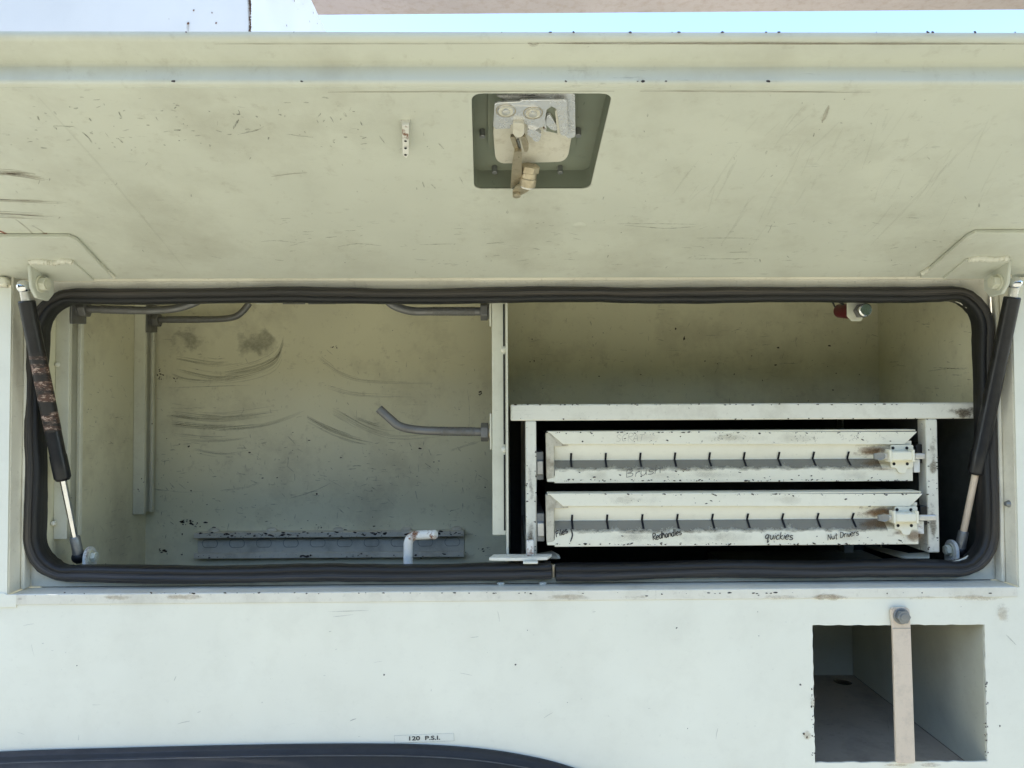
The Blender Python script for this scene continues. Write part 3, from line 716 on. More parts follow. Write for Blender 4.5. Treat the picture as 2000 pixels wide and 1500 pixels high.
gl = gas_strut(ball_l, PY(154, 1088, .080), .0112, 'chrome')
gr = gas_strut(ball_r, PY(1874, 1076, .080), .0112, 'steel')
# worn paint rings on the left strut
dl = (PY(154, 1088, .080)-ball_l).normalized()
def wearmat():
    m, nt, b, pos = newmat('flaked_strut_paint')
    n1 = noise(nt, pos, 1, 5, .7, mapping=(40, 40, 150)); n2 = noise(nt, pos, 1, 4, .7, mapping=(120, 120, 260), off=3); n3 = noise(nt, pos, 1, 2, .5, mapping=(6, 6, 62), off=1)
    mu = nd(nt, 'ShaderNodeMath', operation='MULTIPLY'); nt.links.new(mapr(nt, n1, .40, .58), mu.inputs[0]); nt.links.new(mapr(nt, n3, .46, .56), mu.inputs[1])
    c = mixc(nt, mu.outputs[0], (.014, .012, .013), (.10, .045, .03))
    m2 = nd(nt, 'ShaderNodeMath', operation='MULTIPLY'); nt.links.new(mapr(nt, n2, .50, .58), m2.inputs[0]); nt.links.new(mu.outputs[0], m2.inputs[1])
    c = mixc(nt, m2.outputs[0], c, (.50, .37, .30))
    nt.links.new(c, b.inputs['Base Color']); b.inputs['Roughness'].default_value = .45; bump(nt, b, n1, .4, .0008)
    return m
M['wear'] = wearmat()
MB().tube([ball_l+dl*.095, ball_l+dl*.215], .0114, 28, False).build('worn_band', 'wear', gl, smooth=60)

# ------------------------------------------------------------------ hook bolts
def hook_bolt(label, pts, mat, rad, ax, nutpx, Y, X0, sgn):
    """pts: pixel path from the nut to the tip, all at depth Y"""
    root = thing('hook_bolt', label, 'hook bolt', Vector((X0, Y, PY(*nutpx, Y).z)), 'hook bolts in the compartment')
    path = smoothpath([PY(x, y, Y) for x, y in pts], 10)
    path[0].x = X0
    MB().tube(path, rad, 18).build('rod', mat, root, .0008, smooth=50)
    # thread: fine ridges on the straight run
    p0, p1 = PY(*pts[1], Y), PY(*pts[2], Y)
    n = int((p1-p0).length/.0023); rp = []; rd = []
    for i in range(2*n+1):
        rp.append(p0.lerp(p1, i/(2*n))); rd.append(rad*(1.10 if i % 2 else .99))
    MB().tube(rp, rd, 16).build('thread', mat, root, smooth=0)
    c = PY(*nutpx, Y); c.x = X0+sgn*.0052
    s = Vector((sgn, 0, 0))
    MB().tube([c-s*.005, c-s*.0035, c-s*.003], [rad*2.0, rad*2.0, rad*1.8], 24).build('washer', mat, root)
    MB().tube([c-s*.0022, c-s*.0005, c], [rad*1.9, rad*1.9, rad*1.75], 24).build('spring_washer', 'brass' if sgn < 0 and nutpx[1] > 700 else mat, root)
    MB().prism(hexpts(c+s*.0006, s, rad*2.25, .25), s*.0115).build('nut', mat, root, .0012)
    pl = [Vector((X0+sgn*.0002, Y-.021, c.z+.030)), Vector((X0+sgn*.0002, Y+.021, c.z+.030)), Vector((X0+sgn*.0002, Y+.021, c.z-.022)), Vector((X0+sgn*.0002, Y-.021, c.z-.026))]
    MB().prism(pl, (-.0028*sgn*-1 if False else .0028*sgn, 0, 0)).build('backing_plate', mat if sgn > 0 else 'rail', root, .0008)
    return root
XA = CL+DCH+.0006
yRA = yA+WCH/2; yRB = yB_+WCH/2; yRD = .064+WCH/2
hook_bolt('grey hook bolt on the front rail of the compartment end wall', [(150, 603), (197, 604), (262, 606), (300, 606), (345, 602), (380, 591), (400, 578)], 'zinc', .0062, 0, (170, 603), yRA, XA, 1)
hook_bolt('grey hook bolt on the rear rail in the compartment corner', [(285, 625), (325, 624), (390, 624), (430, 623), (458, 619), (474, 608), (487, 592)], 'zinc', .0062, 0, (300, 625), yRB, XA, 1)
XDB = XD-.0018-DCH-.0006
hook_bolt('threaded hook bolt on the divider post just under the top seal', [(960, 608), (928, 608), (845, 608), (810, 608), (785, 603), (765, 594), (748, 578)], 'zinc', .0067, 0, (950, 608), yRD, XDB, -1)
hook_bolt('threaded hook bolt half way up the divider post with a coppery washer', [(960, 845), (928, 843), (858, 842), (810, 839), (780, 832), (762, 818), (740, 798)], 'zinc', .0067, 0, (950, 844), yRD, XDB, -1)

# ------------------------------------------------------------------ drawer cabinet
YF = .058
cz1 = PY(1400, 788, YF).z; cz0 = PY(1400, 820, YF).z
cab = thing('drawer_cabinet', 'two-drawer tool cabinet in a grimy welded frame beside the divider', 'tool cabinet', Vector((.37, YF, ZF)))
cxl = PY(997, 804, YF).x; cxr = .741
bx('frame_bar', 'frame', cab, cxl, cxr, YF, YF+.025, cz0, cz1, .0022)
ux = [(PY(1027, 950, YF).x, PY(1048, 950, YF).x), (PY(1811, 950, YF).x, PY(1834, 950, YF).x)]
for a, b in ux: bx('frame_post', 'frame', cab, a, b, YF+.0006, YF+.025, PY(1400, 1083, YF).z, cz0-.0003, .0022)
bx('shelf_top', 'inner', cab, cxl, cxr, YF+.0255, YB-.003, cz1-.004, cz1-.001)
for a, b in ux:
    bx('frame_leg', 'frame', cab, a, b, YB-.03, YB-.008, ZF+.001, cz1-.0045)
    bx('bottom_rail', 'frame', cab, a, b, YF+.0255, YB-.031, PY(1400, 1083, YF).z, PY(1400, 1083, YF).z+.02)
bx('shade_sheet', 'bayshade', cab, cxr+.0005, cxr+.0015, DF+.008, YB-.006, ZF+.002, cz0-.0005)  # sheet added and coloured dark in place of the bay's shade
bx('shade_back', 'bayshade', cab, cxl+.002, cxr-.002, YB-.0055, YB-.0045, ZF+.002, cz1-.0048)  # dark sheet added so the gaps beside the posts read as shade
# side sheets coloured near black to stand in for the bay's shade
bx('shaded_side_sheet', 'bayshade', cab, ux[0][1]-.004, ux[0][1]-.002, YF+.0255, YB-.031, PY(1400, 1060, YF).z, cz1-.0045)
bx('shaded_side_sheet', 'bayshade', cab, ux[1][0]+.002, ux[1][0]+.004, YF+.0255, YB-.031, PY(1400, 1060, YF).z, cz1-.0045)
MB().prism([PY(1700, 1063, YF+.19), PY(1775, 1080, YF+.03), PY(1816, 1078, YF+.02), PY(1816, 1090, YF), PY(1770, 1090, YF), PY(1690, 1066, YF+.19)], (0, .004, -.003)).build('floor_brace', 'cubby', cab, .001)

def drawer(label, Yf, L, latch):
    """L: pixel levels lip_top, lip_bottom, crease, shoulder, bottom and pixel columns"""
    z = lambda py: PY(1400, py, Yf).z
    x = lambda px: PY(px, L['crease'], Yf).x
    d = MB()
    prof = [(Yf+.002, z(L['lipb'])+.004), (Yf+.002, z(L['lipb'])), (Yf+.0155, z(L['crease'])), (Yf, z(L['shoulder'])), (Yf, z(L['bot'])), (Yf+.012, z(L['bot']))]
    xa, xb = x(L['x0']+17), x(L['x1'])
    rings = [[Vector((xx, y, zz)) for y, zz in prof] for xx in (xa, xb)]
    dr = d.loft(rings, False, False).build('drawer', 'drawer', cab, .0012, smooth=30, solid=.0013, label=label)
    # overhanging lip with mitred ends
    yl = Yf-.0028
    MB().prism([PY(L['x0']+5, L['lipt'], yl), PY(L['lipr'], L['lipt'], yl), PY(L['lipr']-25, L['lipb'], yl), PY(L['x0']+34, L['lipb'], yl)], (0, .0022, 0)).build('drawer_lip', 'drawer', dr, .0007)
    bx('lip_top', 'drawer', dr, x(L['x0']+4), x(L['lipr']-4), yl+.0004, yl+.028, z(L['lipt'])-.0002, z(L['lipt'])+.0018)
    MB().prism([PY(L['x0']+3, L['lipt']+2, Yf-.0003), PY(L['x0']+44, L['lipt']+2, Yf-.0003), PY(L['x0']+44, L['lipb']+3, Yf-.0003), PY(L['x0']+15, L['lipb']+4, Yf-.0003)], (0, .001, 0)).build('corner_fold', 'drawer_dirty', dr, .0004)
    # box behind
    zt, zb = z(L['lipt'])-.004, z(L['bot'])+.001
    bx('box_side', 'zinc', dr, x(L['x0']+5), x(L['x0']+7), Yf+.03, Yf+.27, zb, zt)
    bx('box_side', 'zinc', dr, x(L['x1']-4), x(L['x1']-2), Yf+.03, Yf+.27, zb, zt)
    bx('box_back', 'zinc', dr, x(L['x0']+8), x(L['x1']-5), Yf+.268, Yf+.27, zb, zt)
    bx('box_floor', 'zinc', dr, x(L['x0']+8), x(L['x1']-5), Yf+.013, Yf+.267, zb-.002, zb)
    # dirty end plate
    MB().prism([PY(L['x0'], L['lipt']+3, Yf-.0015), PY(L['x0']+6, L['lipt']+3, Yf-.0015), PY(L['x0']+19, L['lipb']-6, Yf-.0015), PY(L['x0']+16, L['lipb']+2, Yf-.0015), PY(L['x0']+16, L['bot']-8, Yf-.0015), PY(L['x0']+2, L['bot']-5, Yf-.0015)], (0, .013, 0)).build('end_plate', 'drawer_dirty', dr, .0008)
    MB().prism([PY(L['x0']+3, L['bot']-7, Yf-.0006), PY(L['x0']+22, L['bot']-12, Yf-.0006), PY(L['x0']+22, L['bot'], Yf-.0006), PY(L['x0']+3, L['bot'], Yf-.0006)], (0, .012, 0)).build('end_foot', 'drawer', dr, .0006)
    # slide ends at the left
    xs0, xs1 = PY(L['x0']-17, 900, YF+.012).x, PY(L['x0']-5, 900, YF+.012).x
    bx('slide_end', 'zincl', dr, xs0, xs1, Yf+.012, Yf+.05, z(L['slide']+26), z(L['slide']), .001)
    bx('slide_channel', 'boltgrey', dr, xs0-.0015, xs1+.001, Yf+.02, Yf+.26, z(L['slide']+38), z(L['slide']-18), .001)
    # divider slots: two-leg slits that follow the crease
    for k in range(9):
        px = L['s0']+L['ds']*k; X = PY(px+4.5, L['crease'], Yf).x
        def onf(py):
            zz = z(py)
            if zz > z(L['crease']):
                f = (z(L['lipb'])-zz)/(z(L['lipb'])-z(L['crease'])); return Yf+.002+.0135*f
            f = (z(L['crease'])-zz)/(z(L['crease'])-z(L['shoulder'])); return Yf+.0155*(1-min(1, f))
        pts = [Vector((X, onf(py)-.0022, z(py))) for py in (L['slott'], L['crease'], L['slotb'])]
        w = .0016
        vs = [p+Vector((s_*w, 0, 0)) for p in pts for s_ in (-1, 1)]
        MB().add(vs, [(2*i, 2*i+1, 2*i+3, 2*i+2) for i in range(2)]).build('divider_slot', 'slot', dr, smooth=0, kind='flat')
    # slam latch
    ox, oy, Yl = latch
    q = lambda a, b, Y: PY(a+ox, b+oy, Y)
    def lb(name, x0, x1, y0, y1, Ya, Yb, mat, bev=.0008):
        a, b = q(x0, y1, Ya), q(x1, y0, Ya); return bx(name, mat, dr, a.x, b.x, Ya, Yb, a.z, b.z, bev)
    lpz = MB().prism([q(a, b, Yl) for a, b in rpoly([(1740, 869), (1784, 869), (1784, 913), (1772, 914), (1769, 924), (1756, 924), (1751, 914), (1740, 913)], 3, 3)], (0, .002, 0)).build('latch_plate', 'drawer', dr, .0006)
    lb('latch_standoff', 1742, 1782, 872, 910, Yl+.0022, Yl+.016, 'drawer_dirty')
    lb('latch_housing', 1741, 1784, 881, 900, Yl-.013, Yl-.0002, 'drawer', .0025)
    for a in (1738, 1783): lb('latch_flange', a, a+4, 878, 902, Yl-.0145, Yl-.0002, 'drawer', .0008)
    for a, b in ((1744, 875), (1771, 875), (1746, 906), (1772, 906)):
        c = q(a, b, Yl-.0002); MB().prism(hexpts(c, (0, -1, 0), .0024, 0, 12), (0, -.0003, 0)).build('rivet_hole', 'dark', dr)
    lb('latch_lever', 1721, 1737, 885, 897, Yl-.010, Yl-.004, 'zincl', .0025)
    MB().prism([q(1708, 886, Yl-.006), q(1722, 883, Yl-.012), q(1730, 888, Yl-.013), q(1730, 895, Yl-.013), q(1722, 899, Yl-.012), q(1708, 897, Yl-.006)], (0, .005, 0)).build('latch_thumb', 'boltgrey', dr, .0012)
    lb('latch_bolt', 1788, 1800+L.get('bolt', 6), 885, 897, Yl-.010, Yl-.005, 'zincl', .002)
    lb('bolt_guide', 1785, 1797, 897, 923, Yl+.004, Yl+.012, 'rusty', .0012)
    lb('slide_end', 1790, 1803, 868, 905, Yl+.014, Yl+.04, 'black', .001)
    return dr
LU_ = dict(lipt=843, lipb=868, crease=898, shoulder=915, bot=941, x0=1066, x1=1782, lipr=1792, slide=900, s0=1112, ds=68.25, slott=884, slotb=911, bolt=8)
LL_ = dict(lipt=964, lipb=989, crease=1017, shoulder=1036, bot=1065, x0=1066, x1=1793, lipr=1803, slide=1022, s0=1114, ds=69.25, slott=1005, slotb=1032, bolt=22)
dU = drawer('upper drawer with faded pencil words', YF+.002, LU_, (0, 0, YF-.002))
dL = drawer('lower drawer pulled slightly out with marker words', YF-.016, LL_, (8, 120.5, YF-.020))

# ------------------------------------------------------------------ handwriting
G = {'F': ([[(0, 0), (.05, 1.7)], [(.05, 1.7), (.8, 1.75)], [(.03, .9), (.6, 1.)]], .75), 'i': ([[(.1, 0), (.12, 1)], [(.13, 1.35), (.17, 1.45)]], .3), 'l': ([[(.1, 0), (.15, 1.8)]], .32),
 'e': ([[(.05, .5), (.6, .62), (.55, .95), (.3, 1), (.05, .6), (.1, .15), (.35, 0), (.65, .15)]], .78), 's': ([[(.6, .9), (.3, 1), (.1, .8), (.2, .55), (.5, .45), (.6, .2), (.35, 0), (0, .1)]], .72),
 'R': ([[(.1, 0), (.1, 1.7), (.6, 1.75), (.75, 1.4), (.55, 1.05), (.15, .9), (.8, 0)]], .85), 'd': ([[(.6, .9), (.25, 1), (.02, .5), (.2, .02), (.55, .3), (.65, 1.9)], [(.62, 1), (.68, 0)]], .82),
 'h': ([[(.05, 0), (.1, 1.8)], [(.08, .6), (.35, 1), (.55, .8), (.6, 0)]], .75), 'a': ([[(.6, .9), (.25, 1), (.02, .5), (.2, .02), (.5, .3), (.6, .9), (.66, 0)]], .8), 'n': ([[(.05, 0), (.05, 1)], [(.05, .6), (.35, 1), (.55, .8), (.6, 0)]], .75),
 'q': ([[(.6, .9), (.25, 1), (.02, .5), (.2, .1), (.55, .4), (.62, 1), (.55, -.8), (.8, -.35)]], .85), 'u': ([[(.05, 1), (.08, .3), (.3, 0), (.55, .3), (.58, 1)], [(.58, 1), (.65, 0)]], .8), 'c': ([[(.55, .85), (.3, 1), (.05, .5), (.25, 0), (.6, .15)]], .7),
 'k': ([[(.05, 0), (.08, 1.7)], [(.5, 1), (.1, .45), (.6, 0)]], .7), 'N': ([[(0, 0), (.08, 1.6)], [(.08, 1.6), (.65, .05)], [(.65, .05), (.75, 1.7)]], .9), 't': ([[(.3, 1.6), (.28, .1), (.5, 0)], [(0, 1.05), (.6, 1.1)]], .65),
 'D': ([[(.1, 0), (.1, 1.6)], [(0, 1.6), (.6, 1.4), (.8, .8), (.5, .1), (0, 0)]], .95), 'r': ([[(.05, 0), (.05, 1)], [(.05, .6), (.25, .95), (.5, .95)]], .55), 'v': ([[(0, 1), (.25, 0), (.55, 1)]], .6),
 'B': ([[(.1, 0), (.1, 1.6), (.6, 1.5), (.55, 1.), (.15, .85), (.7, .7), (.65, .15), (.1, 0)]], 1.0), 'S': ([[(.7, 1.4), (.35, 1.6), (.1, 1.3), (.3, .9), (.65, .6), (.6, .1), (.1, .1)]], .9), 'C': ([[(.7, 1.4), (.3, 1.5), (.05, .8), (.25, .05), (.7, .2)]], .9),
 'A': ([[(0, 0), (.35, 1.6), (.7, 0)], [(.15, .6), (.6, .6)]], .85), 'T': ([[(.35, 0), (.38, 1.6)], [(0, 1.6), (.8, 1.6)]], .85), ' ': ([], .55)}
def write(text, p0, p1, h, Y, mat, parent, w, slant=.12, label=None):
    """single-stroke handwriting from pixel p0 to p1 (baseline), x-height h pixels, on the plane at depth Y"""
    tot = sum(G[c][1] for c in text); L = math.dist(p0, p1); sx = L/tot
    ux_, uy_ = (p1[0]-p0[0])/L, (p1[1]-p0[1])/L; mb = MB(); x = 0
    for c in text:
        jy = random.uniform(-.06, .06)
        for s_ in G[c][0]:
            pts = []
            for a, b in s_:
                X = (x+a+slant*b)*sx; H = (b+jy)*h
                pts.append(PY(p0[0]+ux_*X+uy_*H, p0[1]+uy_*X-ux_*H, Y))
            pts = smoothpath(pts, 5) if len(pts) > 2 else pts
            mb.ribbon(pts, (0, -1, 0), w, .8)
        x += G[c][1]
    return mb.build('handwriting', mat, parent, smooth=0, kind='flat', label=label)
yl_ = YF-.016-.0022
write('Files', (1087, 1049), (1110, 1040), 6.5, yl_, 'ink', dL, .0016, label='marker word Files')
MB().ribbon(smoothpath([PY(1115, 1033, yl_), PY(1118, 1045, yl_), PY(1114, 1058, yl_)], 5), (0, -1, 0), .0021, .6).build('handwriting', 'ink', dL, smooth=0, kind='flat')
write('Redhandles', (1275, 1055), (1332, 1044), 7.2, yl_, 'ink', dL, .0014, label='marker word Redhandles')
write('quickies', (1494, 1053), (1549, 1054), 8.5, yl_, 'ink', dL, .0014, label='marker word quickies')
write('Nut Drivers', (1617, 1055), (1678, 1045), 6.8, yl_, 'ink', dL, .0012, label='marker words Nut Drivers')
yu_ = YF+.002-.0014
write('Brush', (1222, 933), (1292, 924), 9, yu_, 'pencil', dU, .0012, label='faded pencil word Brush')
write('SCRAT', (1202, 862), (1258, 862), 8.5, yu_-.0024, 'faint', dU, .0013)
rs = MB()
for (a, b, n_) in ((1365, 1465, 26), (1540, 1600, 14), (1640, 1735, 22), (1268, 1284, 4)):
    for i in range(n_):
        x_, y_ = random.uniform(a, b), random.uniform(849, 863); dx_, dy_ = random.uniform(-6, 6), random.uniform(-6, 6)
        rs.ribbon(smoothpath([PY(x_, y_, yu_-.0026), PY(x_+dx_, y_+dy_*.5, yu_-.0026), PY(x_+dx_*.6, y_+dy_, yu_-.0026)], 3), (0, -1, 0), .0011, .6)
rs.build('faded_scribble', 'faint', dU, smooth=0, kind='stuff')

# ------------------------------------------------------------------ flat bar bolted across the locker
barY = -.0075
bar = thing('retaining_bar', 'pale flat steel bar bolted across the square locker opening', 'metal bar', PY(1768, 1490, barY))
bp_ = [(1741, 1192), (1745, 1188), (1772, 1187), (1777, 1191), (1779, 1228), (1783, 1340), (1788, 1487), (1786, 1491), (1754, 1491), (1751, 1488), (1744, 1228)]
MB().prism([PY(x, y, barY) for x, y in bp_], (0, .0055, 0)).build('bar', 'steel', bar, .0009)
MB().prism([PY(1743, 1226.5, barY-.0002), PY(1779, 1226.5, barY-.0002), PY(1779, 1227.6, barY-.0002), PY(1743, 1227.6, barY-.0002)], (0, -.0002, 0)).build('bend_line', 'boltgrey', bar)
bolt(MB(), PY(1760, 1203, barY-.0003), (0, -1, 0), .0098, .007, 1.2, .0022).build('bolt_head', 'boltgrey', bar, .0008)

# ------------------------------------------------------------------ on top of the body: box and boom
eb = thing('equipment_box', 'white painted steel box with rust spots standing above the open lid', 'equipment box', (-.9, .3, CAM.z+.331))
ex = PY(489, 30, .30).x; ez = PX(622, 27, ex).z
bx('box_shell', 'box', eb, -2.2, ex, .30, 2.0, CAM.z+.3312, ez, .004)
er = MB(); rl = MB()
for i in range(90):
    p = PY(489+random.uniform(-2.5, 1), random.uniform(-20, 62), .2988); er.blob(p, (0, -1, 0), random.uniform(.0008, .0034), .6)
for (x, y, r) in ((378, 20, .0022), (414, 25, .0016), (367, 46, .0034), (422, 45, .0026), (330, 37, .0008)): er.blob(PY(x, y, .2988), (0, -1, 0), r, .9)
for (x, y) in ((582, 18), (592, 8), (612, 25), (605, 42), (560, 50), (620, 46), (575, 2)): er.blob(PX(x, y, ex+.0012), (1, 0, 0), random.uniform(.001, .003), 1, 1.5)
er.build('rust_spots', 'rustchip', eb, smooth=0, kind='stuff')
rl.ribbon([PY(487, y, .2984) for y in (-30, 0, 20, 40, 62)], (0, -1, 0), .010, 1); rl.ribbon([PY(367, y, .2984) for y in (46, 54, 62)], (0, -1, 0), .008, 1)
rl.build('rust_runs', 'streak', eb, smooth=0, kind='stuff')
yb = 1.5
b0, b1 = PY(560, 36, yb+.22), PY(2300, 19, yb+.22)
b0.y = b1.y = yb
hgt = .30
bm_ = thing('crane_boom', 'faded pinkish tan crane boom lying across behind the box', 'crane boom', b0)
bx_r = [(0, 0), (.22, 0), (.26, .05), (.26, hgt), (-.04, hgt), (-.04, .05)]
MB().loft([[p+Vector((0, a, b)) for a, b in bx_r] for p in (b0-Vector((1.0, 0, 0)), b1+Vector((.8, 0, .01)))]).build('boom_tube', 'boom', bm_, .012, seg=4)
bs = MB()
for i in range(80): 
    t = random.random(); p = b0.lerp(b1, t)+Vector((0, -.0415, random.choice((.058, .062, .064, .09))+random.uniform(-.004, .004))); bs.blob(p, (0, -1, 0), random.uniform(.0015, .005), 1.8, .6)
bs.build('boom_chips', 'chip', bm_, smooth=0, kind='stuff')

# ------------------------------------------------------------------ wear on the surfaces
def marks(name, parent, mat, lines, proj, nrm, smooth_=5):
    mb = MB()
    for pts, w in lines:
        P = [proj(x, y) for x, y in pts]
        mb.ribbon(smoothpath(P, smooth_) if len(P) > 2 else [P[0].lerp(P[1], t/4) for t in range(5)], nrm, w*.00078)
    return mb.build(name, mat, parent, smooth=0, kind='stuff')
def bundle(pts, w, n, sub=2.0):
    """a scuff: many thin broken strokes side by side along one arc (pixels)"""
    P = [tuple(p)[:2] for p in smoothpath([(x, y, 0) for x, y in pts], 8)] if len(pts) > 2 else [(pts[0][0]+(pts[1][0]-pts[0][0])*i/12, pts[0][1]+(pts[1][1]-pts[0][1])*i/12) for i in range(13)]
    out = []; m = len(P)
    for i in range(n):
        a = int(random.triangular(0, m-4, 0)) if random.random() < .7 else 0; l = max(4, int((m-a)*random.uniform(.25, 1)))
        dy = random.gauss(0, w*.3); tilt = random.gauss(0, w*.12)
        q = [(x, y+dy+tilt*k/m) for k, (x, y) in enumerate(P[a:a+l])]
        if len(q) >= 3: out.append((q[::2] if len(q) > 6 else q, random.uniform(.5, 1)*sub))
    return out
def rnd_lines(n, x0, x1, y0, y1, lmin, lmax, angs, w0, w1, power=1):
    out = []
    for i in range(n):
        x, y = random.uniform(x0, x1), y1-(y1-y0)*random.random()**power
        a = R(random.gauss(random.choice(angs), 9)); l = lmin+(lmax-lmin)*random.random()**2.2
        c = random.uniform(-.04, .04)*l
        out.append(([(x, y), (x+l*.5*math.cos(a)-c*math.sin(a), y+l*.5*math.sin(a)+c*math.cos(a)), (x+l*math.cos(a), y+l*math.sin(a))], random.uniform(w0, w1)))
    return out
pbw = lambda x, y: PY(x, y, YB-.0004)
NB = (0, -1, 0)
arcs = [([(322, 757), (420, 754), (505, 751)], 2, 3), ([(335, 731), (370, 742), (440, 743), (512, 721)], 9, 9), ([(325, 812), (400, 817), (470, 815), (545, 803)], 7, 9),
    ([(335, 826), (420, 832), (515, 825)], 11, 22), ([(332, 797), (370, 798), (410, 795)], 5, 5), ([(430, 958), (480, 951), (522, 938)], 3, 4), ([(565, 973), (612, 959), (662, 935)], 3, 4), ([(300, 955), (360, 962), (430, 957)], 4, 4)]
soft = [([(600, 818), (645, 842), (690, 858), (738, 868)], 13, 30), ([(690, 815), (740, 833), (778, 838)], 8, 9), ([(380, 878), (440, 886), (515, 873)], 10, 10), ([(340, 852), (420, 858), (500, 850)], 12, 10), ([(640, 755), (700, 770), (820, 775)], 6, 5), ([(880, 880), (920, 868), (950, 858)], 7, 6),
    ([(440, 735), (500, 722), (540, 700), (556, 660)], 26, 34), ([(345, 700), (420, 712), (480, 706)], 16, 14), ([(345, 722), (420, 738), (500, 730)], 14, 16), ([(335, 805), (430, 815), (560, 800)], 22, 22), ([(420, 840), (520, 828), (600, 800)], 10, 8), ([(650, 800), (760, 850), (900, 840)], 16, 14), ([(620, 700), (700, 740), (880, 745)], 14, 8)]
dark_ = [l for p, w, n_ in arcs for l in bundle(p, w, n_, 2.4)]
soft_ = [l for p, w, n_ in soft for l in bundle(p, w, n_, 4.0)]
marks('scuff_marks', bw, 'scuff', dark_ + [([(638, 683), (650, 693)], 3), ([(628, 697), (644, 709), (656, 721)], 3), ([(562, 852), (570, 860), (578, 869)], 4), ([(912, 760), (916, 785), (917, 830)], 2), ([(640, 936), (655, 944), (675, 955)], 2), ([(405, 699), (425, 701), (440, 699)], 4)]
      + rnd_lines(170, 300, 945, 690, 1088, 2, 16, (0, 10, 90, 60, 170), 1, 3.5, .6) + rnd_lines(320, 300, 950, 860, 1088, 2, 20, (0, 0, 90, 40), 1.5, 5, .7), pbw, NB)
marks('grey_scuffs', bw, 'hatch', soft_, pbw, NB)
sm = MB()
for (x0, y0, x1, y1) in ((330, 630, 415, 695), (440, 628, 568, 712)):
    sm.quad(pbw(x0, y1), pbw(x1, y1), pbw(x1, y0), pbw(x0, y0))
for v in sm.v: v.y -= .0004
sm.build('grey_smears', 'smear', bw, smooth=0, kind='stuff')
cp = MB()
for i in range(70):
    x, y = random.uniform(300, 950), 1090-260*random.random()**2; cp.blob(pbw(x, y)-Vector((0, .0002, 0)), NB, .0004+.002*random.random()**3, random.uniform(.8, 3))
for (x, y, r) in ((310, 730, .003), (313, 741, .0025), (311, 720, .002), (344, 739, .003), (655, 679, .003), (372, 1022, .006), (362, 1020, .004), (384, 1024, .003), (317, 1078, .006), (622, 1028, .003), (940, 768, .003), (948, 1075, .003)):
    for k_ in range(6): cp.blob(pbw(x+random.gauss(0, r*1100), y+random.gauss(0, r*800))-Vector((0, .0002, 0)), NB, r*random.uniform(.15, .5), random.uniform(.8, 2.4), random.uniform(-1, 1), 9)
for i in range(50): cp.blob(pbw(random.uniform(1010, 1715), random.uniform(640, 785))-Vector((0, .0002, 0)), NB, .0004+.0018*random.random()**3, random.uniform(.6, 2.5), random.choice((0, 1.4)))
cp.build('paint_chips', 'chip', bw, smooth=0, kind='stuff')
marks('scuff_marks', bw, 'scuff', rnd_lines(70, 1000, 1710, 600, 785, 3, 24, (0, 80, 100, 170), 1.5, 4.5, .7), pbw, NB)
prw = lambda x, y: PX(x, y, CR-.0004)
marks('scuff_marks', rw, 'scuff', [([(1812, 725), (1850, 720), (1890, 719)], 4), ([(1822, 718), (1850, 719), (1885, 722)], 3)] + rnd_lines(24, 1735, 1895, 620, 780, 4, 22, (0, 170), 2, 5), prw, (-1, 0, 0))
plw = lambda x, y: PX(x, y, CL+.0004)
marks('scuff_marks', lw, 'scuff', rnd_lines(40, 170, 250, 640, 1080, 4, 20, (60, 100, 0), 1.5, 4, .7), plw, (1, 0, 0))
# lid
plid = lambda x, y: PL(x, y, -.0004)
NL = -LN
marks('scuff_marks', ip, 'scuff', [([(456, 252), (466, 232)], 5), ([(463, 263), (500, 255), (515, 247)], 3), ([(510, 472), (540, 470), (578, 474)], 3), ([(560, 262), (590, 266), (612, 268)], 3), ([(410, 500), (435, 505)], 3), ([(1205, 437), (1280, 437), (1362, 438)], 3), ([(1220, 440), (1300, 446), (1360, 442)], 4), ([(1360, 465), (1470, 465)], 4), ([(1420, 493), (1465, 492)], 4), ([(1340, 506), (1480, 505)], 4), ([(660, 482), (700, 476), (745, 480)], 4), ([(820, 478), (890, 476)], 4), ([(950, 476), (985, 473)], 5), ([(1770, 425), (1800, 426)], 3), ([(740, 265), (752, 280)], 3), ([(856, 280), (867, 291)], 4), ([(825, 355), (829, 366)], 4), ([(842, 360), (851, 368)], 5), ([(897, 345), (905, 360)], 3), ([(1420, 280), (1442, 278)], 3), ([(1500, 455), (1508, 438)], 3), ([(105, 246), (145, 247)], 4), ([(160, 258), (172, 268), (180, 280)], 4)]
      + rnd_lines(90, 10, 720, 190, 290, 3, 14, (0, 10, 170, 60), 1.5, 6) + rnd_lines(120, 500, 1900, 425, 520, 3, 26, (0, 0, 175), 1.2, 3.5) + rnd_lines(130, 30, 1980, 190, 530, 2, 9, (0, 60, 120, 90), 1.2, 3.5), plid, NL)
marks('dirt_streaks', ip, 'streak', bundle([(-40, 336), (30, 339), (100, 349)], 12, 26, 4) + bundle([(-40, 391), (60, 394), (135, 397)], 7, 14, 3) + bundle([(-40, 418), (50, 422), (110, 426)], 10, 18, 3) + [([(530, 345), (565, 340), (600, 337)], 4), ([(1618, 206), (1606, 240)], 9), ([(640, 180), (1200, 178)], 5), ([(1250, 178), (1700, 180)], 5)], plid, NL)
marks('rub_marks', ip, 'faintstreak', [([(70, 185), (200, 330), (370, 535)], 6), ([(1920, 250), (1700, 480)], 8), ([(1560, 300), (1500, 420)], 8)] + rnd_lines(60, 1350, 1960, 190, 420, 30, 120, (122, 126), 2, 6), plid, NL)
marks('dirt_streaks', lido, 'streak', [([(420, 86), (700, 85.5), (1040, 85)], 3), ([(1030, 85), (1400, 85), (2000, 86)], 6), ([(1050, 85), (1500, 85), (2000, 86)], 5), ([(1032, 84), (1042, 88), (1052, 84)], 7)], lambda x, y: PL(x, y, ST-.0005), NL)
